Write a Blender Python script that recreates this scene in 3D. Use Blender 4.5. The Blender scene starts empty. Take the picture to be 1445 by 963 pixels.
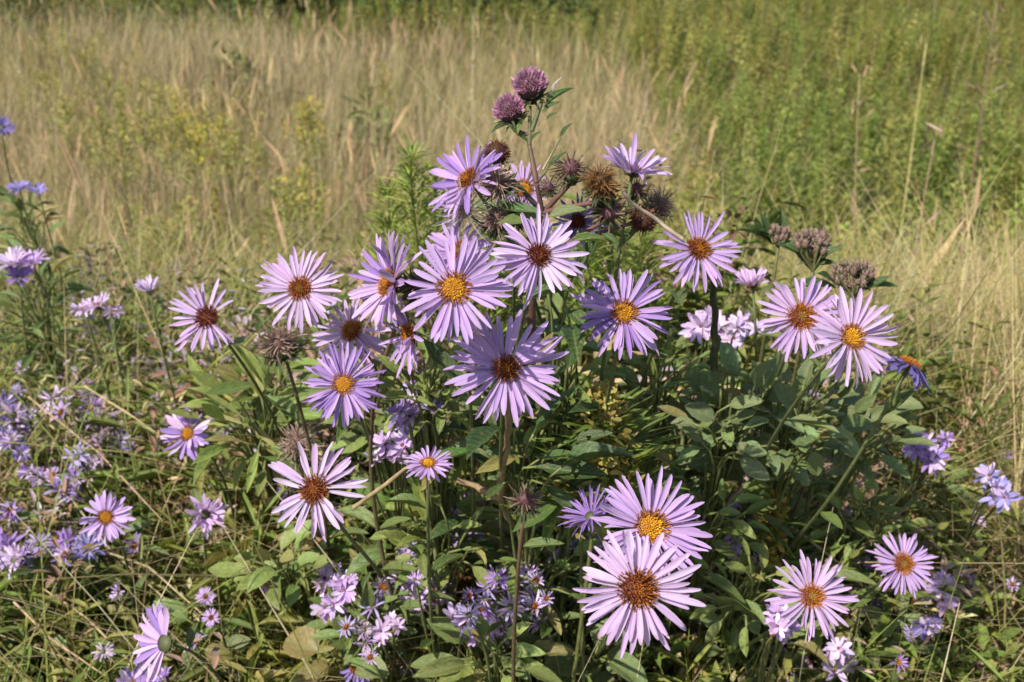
import bpy, math, random
import numpy as np
from mathutils import Vector, Matrix

R = math.radians
random.seed(7)
rng = np.random.default_rng(11)
scene = bpy.context.scene
COL = scene.collection

# ------------------------------------------------------------------ camera
CAM = Vector((0.0, 0.0, 1.25)); PITCH = R(25.0); LENS = 40.0
FPX = 1445 * LENS / 36.0
cam_data = bpy.data.cameras.new('camera'); cam_data.lens = LENS; cam_data.sensor_width = 36.0
cam_data.clip_start = 0.02; cam_data.clip_end = 500
cam_data.dof.use_dof = True; cam_data.dof.focus_distance = 0.53; cam_data.dof.aperture_fstop = 19
cam = bpy.data.objects.new('camera', cam_data); COL.objects.link(cam)
cam.location = CAM; cam.rotation_euler = (R(90) - PITCH, 0, 0)
scene.camera = cam

# ------------------------------------------------------------------ light
SUN_EL, SUN_AZ = R(50), R(222)         # azimuth clockwise from +Y: behind the camera and to its left
world = bpy.data.worlds.new('World'); scene.world = world; world.use_nodes = True
wn = world.node_tree.nodes; wl = world.node_tree.links
sky = wn.new('ShaderNodeTexSky'); sky.sky_type = 'NISHITA'; sky.sun_disc = False
sky.sun_elevation = SUN_EL; sky.sun_rotation = SUN_AZ
wl.new(sky.outputs[0], wn['Background'].inputs[0]); wn['Background'].inputs[1].default_value = 0.115
sun_data = bpy.data.lights.new('sun', 'SUN'); sun_data.energy = 5.0; sun_data.angle = R(0.55)
sun_data.color = (1.0, 0.94, 0.84)
sun = bpy.data.objects.new('sun', sun_data); COL.objects.link(sun)
sdir = Vector((math.sin(SUN_AZ) * math.cos(SUN_EL), math.cos(SUN_AZ) * math.cos(SUN_EL), math.sin(SUN_EL)))
sun.rotation_euler = sdir.to_track_quat('Z', 'Y').to_euler(); sun.location = (-3, -4, 6)
scene.view_settings.view_transform = 'Standard'; scene.view_settings.look = 'None'
scene.view_settings.exposure = 0.35; scene.view_settings.gamma = 1.0

# ------------------------------------------------------------------ layout helpers
SP, CP = math.sin(PITCH), math.cos(PITCH)
RIGHT, UP, FWD = Vector((1, 0, 0)), Vector((0, SP, CP)), Vector((0, CP, -SP))
def at(px, py, d):
    return CAM + FWD * d + RIGHT * ((px - 722.5) / FPX * d) + UP * (-(py - 481.5) / FPX * d)
def scr(v):
    n = RIGHT * v[0] + UP * v[1] - FWD * v[2]
    return n.normalized()
def project(x, y, z):
    dy, dz = y, z - CAM.z
    dep = dy * CP - dz * SP; u = dy * SP + dz * CP
    return 722.5 + x / dep * FPX, 481.5 - u / dep * FPX
def on_level(px, py, z):
    a = at(px, py, 1.0) - CAM
    t = (z - CAM.z) / a.z
    return CAM + a * t, t
def sstep(a, b, x):
    t = np.clip((x - a) / (b - a), 0, 1); return t * t * (3 - 2 * t)
def ground_z(x, y):
    x = np.asarray(x, float); y = np.asarray(y, float)
    bank = 0.45 * (1 - sstep(1.25, 2.3, y + 0.10 * np.sin(x * 1.7)))
    bank = bank + .15 * np.exp(-((x - .07) / .42) ** 2 - ((y - 1.02) / .22) ** 2)
    return bank + 0.02 * np.sin(x * 3.1 + 1) * np.cos(y * 2.3) + 0.03 * np.sin(x * .9 - y * .6) * sstep(2.5, 5, y)
def gz(x, y): return float(ground_z(x, y))
def canopy(px, py):                    # a point on top of the low weeds
    return on_level(px, py, 0.69)

# ------------------------------------------------------------------ materials
def mat(name, build):
    m = bpy.data.materials.new(name); m.use_nodes = True
    nt = m.node_tree; nt.nodes.clear()
    out = nt.nodes.new('ShaderNodeOutputMaterial')
    build(nt, nt.nodes, nt.links, out)
    return m
def leafy(col_socket_fn, rough=0.55, trans=0.3, trans_gain=1.25, spec=0.35, bump=0.0):
    def b(nt, N, L, out):
        c, hgt = col_socket_fn(nt, N, L)
        p = N.new('ShaderNodeBsdfPrincipled'); p.inputs['Roughness'].default_value = rough
        p.inputs['Specular IOR Level'].default_value = spec
        t = N.new('ShaderNodeBsdfTranslucent')
        g = N.new('ShaderNodeMix'); g.data_type = 'RGBA'; g.blend_type = 'MULTIPLY'; g.inputs[0].default_value = 1
        g.inputs[7].default_value = (trans_gain, trans_gain, trans_gain * .8, 1)
        mx = N.new('ShaderNodeMixShader'); mx.inputs[0].default_value = trans
        L.new(c, p.inputs['Base Color']); L.new(c, g.inputs[6]); L.new(g.outputs[2], t.inputs[0])
        if hgt is not None and bump:
            bp = N.new('ShaderNodeBump'); bp.inputs['Strength'].default_value = bump; bp.inputs['Distance'].default_value = 0.002
            L.new(hgt, bp.inputs['Height']); L.new(bp.outputs[0], p.inputs['Normal'])
        L.new(p.outputs[0], mx.inputs[1]); L.new(t.outputs[0], mx.inputs[2]); L.new(mx.outputs[0], out.inputs[0])
    return b
def mulnoise(N, L, src, coord, scale, lo, hi, dims=None):
    nz = N.new('ShaderNodeTexNoise'); nz.inputs['Scale'].default_value = scale; nz.inputs['Detail'].default_value = 3
    if dims is not None:
        mp = N.new('ShaderNodeMapping'); mp.inputs['Scale'].default_value = dims
        L.new(coord, mp.inputs[0]); coord = mp.outputs[0]
    L.new(coord, nz.inputs['Vector'])
    mr = N.new('ShaderNodeMapRange'); mr.inputs[1].default_value = .3; mr.inputs[2].default_value = .7
    mr.inputs[3].default_value = lo; mr.inputs[4].default_value = hi
    L.new(nz.outputs[0], mr.inputs[0])
    m = N.new('ShaderNodeMix'); m.data_type = 'RGBA'; m.blend_type = 'MULTIPLY'; m.inputs[0].default_value = 1
    L.new(src, m.inputs[6]); L.new(mr.outputs[0], m.inputs[7])
    return m.outputs[2], nz.outputs[0]
def c_attr(nt, N, L):                  # colour kept per leaf in the mesh
    a = N.new('ShaderNodeAttribute'); a.attribute_name = 'Col'
    g = N.new('ShaderNodeTexCoord')
    return mulnoise(N, L, a.outputs[0], g.outputs['Object'], 160, .75, 1.25)
def c_petal(nt, N, L):
    o = N.new('ShaderNodeObjectInfo'); g = N.new('ShaderNodeTexCoord')
    s, h = mulnoise(N, L, o.outputs['Color'], g.outputs['Generated'], 1.0, .66, 1.20, (1.2, 13, 1))
    sp = N.new('ShaderNodeSeparateXYZ'); L.new(g.outputs['Generated'], sp.inputs[0])
    tp = N.new('ShaderNodeMapRange'); tp.inputs[1].default_value = .80; tp.inputs[2].default_value = 1.0; L.new(sp.outputs[0], tp.inputs[0])
    rd = N.new('ShaderNodeMapRange'); rd.inputs[1].default_value = .72; rd.inputs[2].default_value = 1.0; rd.inputs[4].default_value = .8; L.new(o.outputs['Random'], rd.inputs[0])
    ml = N.new('ShaderNodeMath'); ml.operation = 'MULTIPLY'; L.new(tp.outputs[0], ml.inputs[0]); L.new(rd.outputs[0], ml.inputs[1])
    mx = N.new('ShaderNodeMix'); mx.data_type = 'RGBA'; mx.inputs[7].default_value = (.34, .20, .22, 1); L.new(ml.outputs[0], mx.inputs[0]); L.new(s, mx.inputs[6])
    return mx.outputs[2], h
def c_leaf(nt, N, L):
    o = N.new('ShaderNodeObjectInfo'); g = N.new('ShaderNodeTexCoord')
    s, h = mulnoise(N, L, o.outputs['Color'], g.outputs['Generated'], 7, .7, 1.2)
    # pale midrib
    sp = N.new('ShaderNodeSeparateXYZ'); L.new(g.outputs['Generated'], sp.inputs[0])
    d = N.new('ShaderNodeMath'); d.operation = 'SUBTRACT'; d.inputs[1].default_value = .5; L.new(sp.outputs[1], d.inputs[0])
    a = N.new('ShaderNodeMath'); a.operation = 'ABSOLUTE'; L.new(d.outputs[0], a.inputs[0])
    mr = N.new('ShaderNodeMapRange'); mr.inputs[1].default_value = .015; mr.inputs[2].default_value = .05
    mr.inputs[3].default_value = .45; mr.inputs[4].default_value = 0; L.new(a.outputs[0], mr.inputs[0])
    mx = N.new('ShaderNodeMix'); mx.data_type = 'RGBA'; mx.inputs[7].default_value = (.20, .24, .10, 1)
    L.new(mr.outputs[0], mx.inputs[0]); L.new(s, mx.inputs[6])
    def op(o, a, b=None):
        n = N.new('ShaderNodeMath'); n.operation = o
        if hasattr(a, 'links'): L.new(a, n.inputs[0])
        else: n.inputs[0].default_value = a
        if b is not None:
            if hasattr(b, 'links'): L.new(b, n.inputs[1])
            else: n.inputs[1].default_value = b
        return n.outputs[0]
    ph = op('SUBTRACT', op('MULTIPLY', sp.outputs[0], 58.), op('MULTIPLY', a.outputs[0], 34.))
    vn = op('MULTIPLY', op('GREATER_THAN', op('SINE', ph), .86), .35)
    m2 = N.new('ShaderNodeMix'); m2.data_type = 'RGBA'; m2.inputs[7].default_value = (.22, .26, .11, 1); L.new(vn, m2.inputs[0]); L.new(mx.outputs[2], m2.inputs[6])
    n2 = N.new('ShaderNodeTexNoise'); n2.inputs['Scale'].default_value = 5; n2.inputs['Detail'].default_value = 5; n2.noise_dimensions = '4D'
    L.new(g.outputs['Generated'], n2.inputs['Vector']); L.new(op('MULTIPLY', o.outputs['Random'], 50.), n2.inputs['W'])
    sm = N.new('ShaderNodeMapRange'); sm.inputs[1].default_value = .60; sm.inputs[2].default_value = .68; sm.inputs[4].default_value = .75; L.new(n2.outputs[0], sm.inputs[0])
    m3 = N.new('ShaderNodeMix'); m3.data_type = 'RGBA'; m3.inputs[7].default_value = (.24, .17, .05, 1); L.new(sm.outputs[0], m3.inputs[0]); L.new(m2.outputs[2], m3.inputs[6])
    return m3.outputs[2], h
M_ATTR = mat('plant_tissue', leafy(c_attr, .6, .28))
M_DRY = mat('dry_straw', leafy(c_attr, .7, .15, spec=.25))
M_PETAL = mat('aster_petal', leafy(c_petal, .55, .30, 1.15, .25, .25))
M_LEAF = mat('aster_leaf', leafy(c_leaf, .5, .25, 1.2, .4, .4))
def b_solid(rough, spec=.3):
    def b(nt, N, L, out):
        s, h = c_attr(nt, N, L)
        p = N.new('ShaderNodeBsdfPrincipled'); p.inputs['Roughness'].default_value = rough
        p.inputs['Specular IOR Level'].default_value = spec
        L.new(s, p.inputs['Base Color']); L.new(p.outputs[0], out.inputs[0])
    return b
M_STEM = mat('plant_stem', b_solid(.6))
M_DISC = mat('disc_florets', b_solid(.6, .25))
def b_soil(nt, N, L, out):
    g = N.new('ShaderNodeTexCoord'); nz = N.new('ShaderNodeTexNoise'); nz.inputs['Scale'].default_value = 6; nz.inputs['Detail'].default_value = 10
    L.new(g.outputs['Object'], nz.inputs['Vector'])
    r = N.new('ShaderNodeValToRGB'); r.color_ramp.elements[0].color = (.045, .035, .018, 1); r.color_ramp.elements[1].color = (.13, .11, .05, 1)
    L.new(nz.outputs[0], r.inputs[0]); p = N.new('ShaderNodeBsdfPrincipled'); p.inputs['Roughness'].default_value = .95
    bp = N.new('ShaderNodeBump'); bp.inputs['Strength'].default_value = .8; bp.inputs['Distance'].default_value = .03
    L.new(nz.outputs[0], bp.inputs['Height']); L.new(bp.outputs[0], p.inputs['Normal'])
    L.new(r.outputs[0], p.inputs[0]); L.new(p.outputs[0], out.inputs[0])
M_SOIL = mat('soil', b_soil)

# ------------------------------------------------------------------ mesh helpers
class MB:                              # collects verts, faces and per-vertex colour
    def __init__(s): s.v = []; s.f = []; s.c = []
    def add(s, verts, faces, cols):
        o = len(s.v); s.v += [tuple(p) for p in verts]
        s.f += [tuple(i + o for i in f) for f in faces]
        if len(cols) and not hasattr(cols[0], '__len__'): cols = [cols] * len(verts)
        s.c += [tuple(c) for c in cols]
    def tube(s, pts, rads, col, n=6, col2=None):
        pts = [Vector(p) for p in pts]; vs, fs, cs = [], [], []
        for i, p in enumerate(pts):
            t = (pts[min(i + 1, len(pts) - 1)] - pts[max(i - 1, 0)]).normalized()
            a = t.cross(Vector((.31, .12, .94)) if abs(t.z) < .9 else Vector((1, 0, 0))).normalized(); b = t.cross(a)
            k = i / (len(pts) - 1)
            c = col if col2 is None else [col[j] * (1 - k) + col2[j] * k for j in range(3)]
            for j in range(n):
                an = 2 * math.pi * j / n
                vs.append(p + (a * math.cos(an) + b * math.sin(an)) * rads[i]); cs.append(c)
        for i in range(len(pts) - 1):
            for j in range(n):
                fs.append((i * n + j, i * n + (j + 1) % n, (i + 1) * n + (j + 1) % n, (i + 1) * n + j))
        fs.append(tuple(range((len(pts) - 1) * n, len(pts) * n)))
        s.add(vs, fs, cs)
    def strip(s, pts, widths, side, col, col2=None):   # a narrow curved strip
        vs, fs, cs = [], [], []; n = len(pts)
        for i, p in enumerate(pts):
            k = i / (n - 1); c = col if col2 is None else [col[j] * (1 - k) + col2[j] * k for j in range(3)]
            vs += [Vector(p) - side * widths[i] * .5, Vector(p) + side * widths[i] * .5]; cs += [c, c]
        for i in range(n - 1): fs.append((2 * i, 2 * i + 1, 2 * i + 3, 2 * i + 2))
        s.add(vs, fs, cs)
    def mesh(s, name, material, smooth=True):
        me = bpy.data.meshes.new(name); me.from_pydata(s.v, [], s.f)
        ca = me.color_attributes.new('Col', 'FLOAT_COLOR', 'POINT')
        ca.data.foreach_set('color', np.hstack([np.array(s.c, np.float32), np.ones((len(s.c), 1), np.float32)]).ravel())
        if smooth: me.polygons.foreach_set('use_smooth', [True] * len(me.polygons))
        me.materials.append(material); me.update(); return me
def link(name, data, parent=None, loc=None, mtx=None, color=None):
    o = bpy.data.objects.new(name, data); COL.objects.link(o)
    if parent is not None: o.parent = parent
    if loc is not None: o.location = loc
    if mtx is not None: o.matrix_local = mtx if parent is not None else mtx
    if color is not None: o.color = (*color, 1)
    return o
def tag(o, label, cat, group=None, kind=None):
    if label: o['label'] = label
    if cat: o['category'] = cat
    if group: o['group'] = group
    if kind: o['kind'] = kind
    return o
def thing(name, label, cat, loc, group=None):
    return tag(link(name, None, loc=loc), label, cat, group)
def basis(n, up=Vector((0, 0, 1))):
    n = n.normalized(); x = up.cross(n)
    if x.length < 1e-3: x = Vector((1, 0, 0))
    x.normalize(); y = n.cross(x)
    return Matrix((x, y, n)).transposed()
def bez(p0, p1, p2, p3, n=12):
    out = []
    for i in range(n + 1):
        t = i / n; out.append(p0 * (1 - t) ** 3 + p1 * 3 * t * (1 - t) ** 2 + p2 * 3 * t * t * (1 - t) + p3 * t ** 3)
    return out
def U(a, b): return random.uniform(a, b)
def vary(c, k=.15):
    g = U(1 - k, 1 + k); return tuple(max(0, x * g * U(1 - k * .35, 1 + k * .35)) for x in c)

# ---- template helpers for the uncountable growth (all quads)
class T:
    def __init__(s): s.v = []; s.q = []; s.c = []
    def blade(s, h=1., w=.01, bend=.3, ang=0., seg=4, base=(0, 0, 0), col=(1, 1, 1), tip=None):
        d = Vector((math.cos(ang), math.sin(ang), 0)); sd = Vector((-d.y, d.x, 0)); o = len(s.v)
        for i in range(seg + 1):
            t = i / seg
            p = Vector(base) + d * (bend * h * t * t) + Vector((0, 0, h * (t - .28 * bend * t * t)))
            ww = w * (1 - .85 * t ** 1.6)
            s.v += [tuple(p - sd * ww / 2), tuple(p + sd * ww / 2)]
            c = col if tip is None else [col[j] * (1 - t) + tip[j] * t for j in range(3)]
            s.c += [c, c]
        for i in range(seg): s.q.append((o + 2 * i, o + 2 * i + 1, o + 2 * i + 3, o + 2 * i + 2))
    def leaf(s, p, d, l, w, col=(1, 1, 1), fold=.25, droop=.2):
        p = Vector(p); d = Vector(d).normalized()
        sd = d.cross(Vector((0, 0, 1)));
        if sd.length < .05: sd = Vector((1, 0, 0))
        sd.normalize(); n = sd.cross(d); o = len(s.v)
        m1 = p + d * l * .35; m2 = p + d * l * .72 - Vector((0, 0, 1)) * droop * l * .3; t = p + d * l - Vector((0, 0, 1)) * droop * l
        s.v += [tuple(x) for x in (p, m1 + sd * w * .5 + n * fold * w, m2 + sd * w * .36 + n * fold * w, t, m1 - sd * w * .5 + n * fold * w, m2 - sd * w * .36 + n * fold * w)]
        s.c += [col] * 6; s.q += [(o, o + 1, o + 2, o + 3), (o, o + 3, o + 5, o + 4)]
    def leaf1(s, p, d, l, w, col=(1, 1, 1), droop=.2):
        p = Vector(p); d = Vector(d).normalized(); sd = d.cross(Vector((0, 0, 1))); sd.normalize(); n = sd.cross(d); o = len(s.v)
        s.v += [tuple(x) for x in (p, p + d * l * .5 + sd * w * .5 + n * w * .2, p + d * l - Vector((0, 0, 1)) * droop * l, p + d * l * .5 - sd * w * .5 + n * w * .2)]
        s.c += [col] * 4; s.q += [(o, o + 1, o + 2, o + 3)]
    def arr(s): return np.array(s.v, np.float32), np.array(s.q, np.int32), np.array([tuple(c) for c in s.c], np.float32)
def scatter(batches):
    """batches of (template, loc Kx3, yaw K, tilt direction K, tilt K, scale Kx3, tint Kx3) -> arrays"""
    VV, QQ, CC = [], [], []; off = 0
    for (tmpl, loc, yaw, td, tl, sc, tint) in batches:
        v, q, c = tmpl; K = len(loc)
        if K == 0: continue
        P = v[None] * sc[:, None, :]
        cy, sy = np.cos(yaw), np.sin(yaw)
        X = P[..., 0] * cy[:, None] - P[..., 1] * sy[:, None]; Y = P[..., 0] * sy[:, None] + P[..., 1] * cy[:, None]; Z = P[..., 2]
        # tilt about the horizontal axis perpendicular to direction td
        ax, ay = np.cos(td), np.sin(td)
        r = X * ax[:, None] + Y * ay[:, None]; s_ = -X * ay[:, None] + Y * ax[:, None]
        ct, st = np.cos(tl)[:, None], np.sin(tl)[:, None]
        r2 = r * ct + Z * st; Z2 = -r * st + Z * ct
        X = r2 * ax[:, None] - s_ * ay[:, None]; Y = r2 * ay[:, None] + s_ * ax[:, None]
        out = np.stack([X, Y, Z2], -1) + loc[:, None, :]
        VV.append(out.reshape(-1, 3)); QQ.append((q[None] + (np.arange(K) * len(v))[:, None, None] + off).reshape(-1, 4))
        CC.append((c[None] * tint[:, None, :]).reshape(-1, 3)); off += K * len(v)
    return np.concatenate(VV), np.concatenate(QQ), np.concatenate(CC)
def stuff(name, batches, material, label, cat):
    V, Q, C = scatter(batches)
    me = bpy.data.meshes.new(name); me.vertices.add(len(V)); me.vertices.foreach_set('co', V.astype(np.float32).ravel())
    me.loops.add(Q.size); me.loops.foreach_set('vertex_index', Q.astype(np.int32).ravel())
    me.polygons.add(len(Q)); me.polygons.foreach_set('loop_start', np.arange(0, Q.size, 4, dtype=np.int32))
    me.polygons.foreach_set('use_smooth', np.ones(len(Q), bool))
    me.update(calc_edges=True)
    ca = me.color_attributes.new('Col', 'FLOAT_COLOR', 'POINT')
    ca.data.foreach_set('color', np.hstack([C, np.ones((len(C), 1))]).astype(np.float32).ravel())
    me.materials.append(material)
    return tag(link(name, me), label, cat, kind='stuff')
def tints(K, palette, weights=None, var=.18):
    pal = np.array(palette); i = rng.choice(len(pal), K, p=weights)
    return pal[i] * rng.uniform(1 - var, 1 + var, (K, 1)) * rng.uniform(.93, 1.07, (K, 3))
def split(tmpls, loc, yaw, td, tl, sc, tint):
    k = rng.integers(0, len(tmpls), len(loc)); return [(tmpls[i], loc[k == i], yaw[k == i], td[k == i], tl[k == i], sc[k == i], tint[k == i]) for i in range(len(tmpls))]
def lump(x, y, f, ph=0.):                # smooth pseudo-noise, about -1..1
    return (np.sin(x * f + 1.3 * np.sin(y * f * .7 + ph) + ph) + np.sin(y * f * 1.13 - 1.1 * np.sin(x * f * .8 + 2 * ph) + 2.1) + np.sin((x + y) * f * 1.9 + ph * 3) * .6) / 2.6

# ------------------------------------------------------------------ ground
def build_ground():
    xs = np.concatenate([np.linspace(-60, -8, 14), np.linspace(-7, 7, 71), np.linspace(8, 60, 14)])
    ys = np.concatenate([np.linspace(-30, -3, 8), np.linspace(-2.5, 12, 90), np.linspace(13, 120, 18)])
    X, Y = np.meshgrid(xs, ys); Z = ground_z(X, Y)
    nx = len(xs); vs = np.stack([X, Y, Z], -1).reshape(-1, 3)
    fs = [(j * nx + i, j * nx + i + 1, (j + 1) * nx + i + 1, (j + 1) * nx + i) for j in range(len(ys) - 1) for i in range(nx - 1)]
    me = bpy.data.meshes.new('ground'); me.from_pydata(vs.tolist(), [], fs); me.materials.append(M_SOIL)
    me.polygons.foreach_set('use_smooth', [True] * len(fs))
    o = link('ground', me); o['kind'] = 'structure'; o['label'] = 'dark soil of the meadow under the grass and weeds'
build_ground()

# ------------------------------------------------------------------ where the green forbs grow (world regions, authored by eye)
def green_mask(x, y):
    px, py = project(x, y, 0.28)
    xb = np.interp(py, [-60, 2, 22, 45, 100, 200, 300, 420], [-400, -250, 480, 830, 950, 985, 935, 880])
    wob = 40 * lump(x, y, 2.6, .4)
    g = sstep(-35, 35, px + wob - xb)
    right = sstep(-60, 90, py + 1.3 * wob - np.interp(px, [1000, 1150, 1300, 1445, 1700], [560, 400, 330, 270, 200]))
    return g * (1 - .8 * right)
def yellow_mask(x, y):
    px, py = project(x, y, 0.28); m = np.zeros_like(px)
    for cx, cy, rx, ry, s in ((190, 165, 130, 70, 1.), (290, 170, 60, 50, .9), (60, 90, 120, 50, .7), (250, 310, 110, 60, .7), (420, 270, 70, 60, .6), (950, 270, 90, 70, .9), (1000, 360, 130, 70, .9), (700, 25, 120, 25, .6), (520, 120, 40, 30, .5), (900, 30, 120, 30, .5)):
        m = np.maximum(m, s * np.exp(-((px - cx) / rx) ** 2 - ((py - cy) / ry) ** 2))
    return np.clip(m * (1 + .4 * lump(x, y, 5.)), 0, 1)

STRAW = [(.51, .41, .24), (.45, .35, .20), (.60, .50, .32), (.37, .29, .15), (.34, .29, .12)]
OLIVE = [(.24, .25, .06), (.29, .28, .08), (.19, .22, .055), (.34, .30, .105)]
GREEN = [(.23, .29, .062), (.28, .33, .074), (.34, .35, .095), (.18, .24, .052)]

def build_meadow():
    # tall straw grass
    bl = []
    for b in (.08, .2, .35, .55, .8):
        t = T(); t.blade(1, 1, b, 0, 3); bl.append(t.arr())
    stalk = []
    for b in (.05, .15, .3):
        t = T(); t.blade(1, .5, b, 0, 4, tip=(1.1, 1.0, .95))
        o = len(t.v)
        for k, (zz, ww) in enumerate(((.74, .3), (.80, 1.3), (.87, 1.7), (.94, 1.1), (1.0, .15))):   # the panicle, widest in its middle
            xx = b * zz * zz; hh = zz * (1 - .28 * b * zz)
            t.v += [(xx, -ww / 2, hh), (xx, ww / 2, hh), (xx - .006 * ww, 0, hh), (xx + .006 * ww, 0, hh)]; t.c += [(1.12, .98, .92)] * 4
        for k in range(4): a = o + 4 * k; t.q += [(a, a + 1, a + 5, a + 4), (a + 2, a + 3, a + 7, a + 6)]
        stalk.append(t.arr())
    K = 200000
    y = 1.5 + (rng.random(K) ** 1.15) * 9.0; x = (rng.random(K) * 2 - 1) * (.62 * y + .35)
    g = green_mask(x, y); ym = yellow_mask(x, y)
    dens = .55 + .45 * lump(x, y, 4.2, 1.) + .25 * lump(x, y, 11., 2.)
    keep = rng.random(K) < np.clip(dens + .35, .12, 1) * (1 - .93 * g) * (1 - .15 * ym)
    x, y, g = x[keep], y[keep], g[keep]; K = len(x)
    z = ground_z(x, y); px, py = project(x, y, .28)
    grn = np.clip(.12 + .26 * lump(x, y, 2.1, 3.) + .42 * sstep(180, 420, py) * (px < 900), 0.03, .85)
    isg = rng.random(K) < grn
    tint = np.where(isg[:, None], tints(K, OLIVE), tints(K, STRAW))
    h = rng.normal(.285, .065, K).clip(.10, .50) * (1 + .15 * lump(x, y, 3., .7))
    w = rng.uniform(.0011, .0023, K) * (1 + .12 * (y - 1.5))
    sc = np.stack([h, w, h], -1)
    yaw = rng.random(K) * 6.283; td = rng.normal(.5, 1.3, K); tl = np.abs(rng.normal(.10, .14, K))
    B = split(bl, np.stack([x, y, z], -1), yaw, td, tl, sc, tint)
    o = stuff('meadow_grass', B, M_DRY, 'tall dry straw coloured meadow grass mixed with olive green blades', 'grass')
    # seed stalks
    K = 9000
    y = 1.7 + rng.random(K) * 8.5; x = (rng.random(K) * 2 - 1) * (.62 * y + .35)
    g = green_mask(x, y); keep = rng.random(K) < (1 - .995 * g) * np.clip(.5 + .6 * lump(x, y, 3.3, 5.), .1, 1)
    x, y = x[keep], y[keep]; K = len(x)
    h = rng.normal(.36, .06, K).clip(.22, .52); w = rng.uniform(.0008, .0018, K)
    B = split(stalk, np.stack([x, y, ground_z(x, y)], -1), rng.random(K) * 6.28, rng.random(K) * 6.28, np.abs(rng.normal(.08, .12, K)), np.stack([h, w * 1.4, h], -1), tints(K, [(.50, .41, .25), (.46, .36, .23), (.58, .48, .30)]))
    stuff('grass_seed_stalks', B, M_DRY, 'pale feathery seed stalks rising above the dry meadow grass', 'grass')

    # leafy forbs
    def forb(n, lw, up):
        t = T(); t.blade(1, .022, .1, 0, 2, col=(.9, .8, .7))
        for i in range(n):
            zz = .18 + .82 * i / n; a = i * 2.4 + U(-.3, .3)
            t.leaf1((.1 * zz * zz, 0, zz * .97), (math.cos(a), math.sin(a), U(.1, up)), U(.08, .14) * (1.15 - .45 * zz), lw * U(.9, 1.4), vary((1, 1, 1), .15), U(.05, .35))
        return t.arr()
    F = [forb(40, .030, .9), forb(36, .034, 1.2), forb(44, .026, .7)]
    K = 27000
    y = 1.7 + (rng.random(K) ** .85) * 9; x = (rng.random(K) * 2 - 1) * (.62 * y + .35)
    g = green_mask(x, y); keep = rng.random(K) < g * (.65 + .35 * lump(x, y, 3.7, .2) + .25 * lump(x, y, 9, 1.)) + .0
    x, y = x[keep], y[keep]; K = len(x); px, py = project(x, y, .28)
    h = rng.normal(.265, .06, K).clip(.11, .44) * (1 + .26 * lump(x, y, 2.9, 4.)); s = np.stack([h, h, h], -1)
    yel = np.clip(.28 + .4 * lump(x, y, 1.9, 2.2) + .3 * sstep(220, 60, py), 0, 1)
    tint = np.where((rng.random(K) < yel)[:, None], tints(K, [(.30, .29, .068), (.26, .27, .062), (.35, .31, .09)]), tints(K, GREEN))
    B = split(F, np.stack([x, y, ground_z(x, y)], -1), rng.random(K) * 6.28, rng.random(K) * 6.28, np.abs(rng.normal(0, .16, K)), s, tint)
    stuff('leafy_meadow_weeds', B, M_ATTR, 'dense patch of low green leafy weeds bordering the dry grass', 'weeds')
    # yellow green forbs among the grass
    K = 12000
    y = 1.7 + rng.random(K) * 8.5; x = (rng.random(K) * 2 - 1) * (.62 * y + .35)
    m = yellow_mask(x, y); keep = rng.random(K) < m * .5; x, y = x[keep], y[keep]; K = len(x)
    h = rng.normal(.30, .06, K).clip(.14, .46); s = np.stack([h, h, h], -1)
    B = split(F, np.stack([x, y, ground_z(x, y)], -1), rng.random(K) * 6.28, rng.random(K) * 6.28, np.abs(rng.normal(0, .16, K)), s, tints(K, [(.34, .31, .075), (.29, .28, .07), (.40, .35, .085), (.22, .23, .06), (.36, .28, .11)]))
    stuff('yellowing_meadow_weeds', B, M_ATTR, 'yellow green leafy weeds scattered through the dry grass', 'weeds')
build_meadow()

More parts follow.
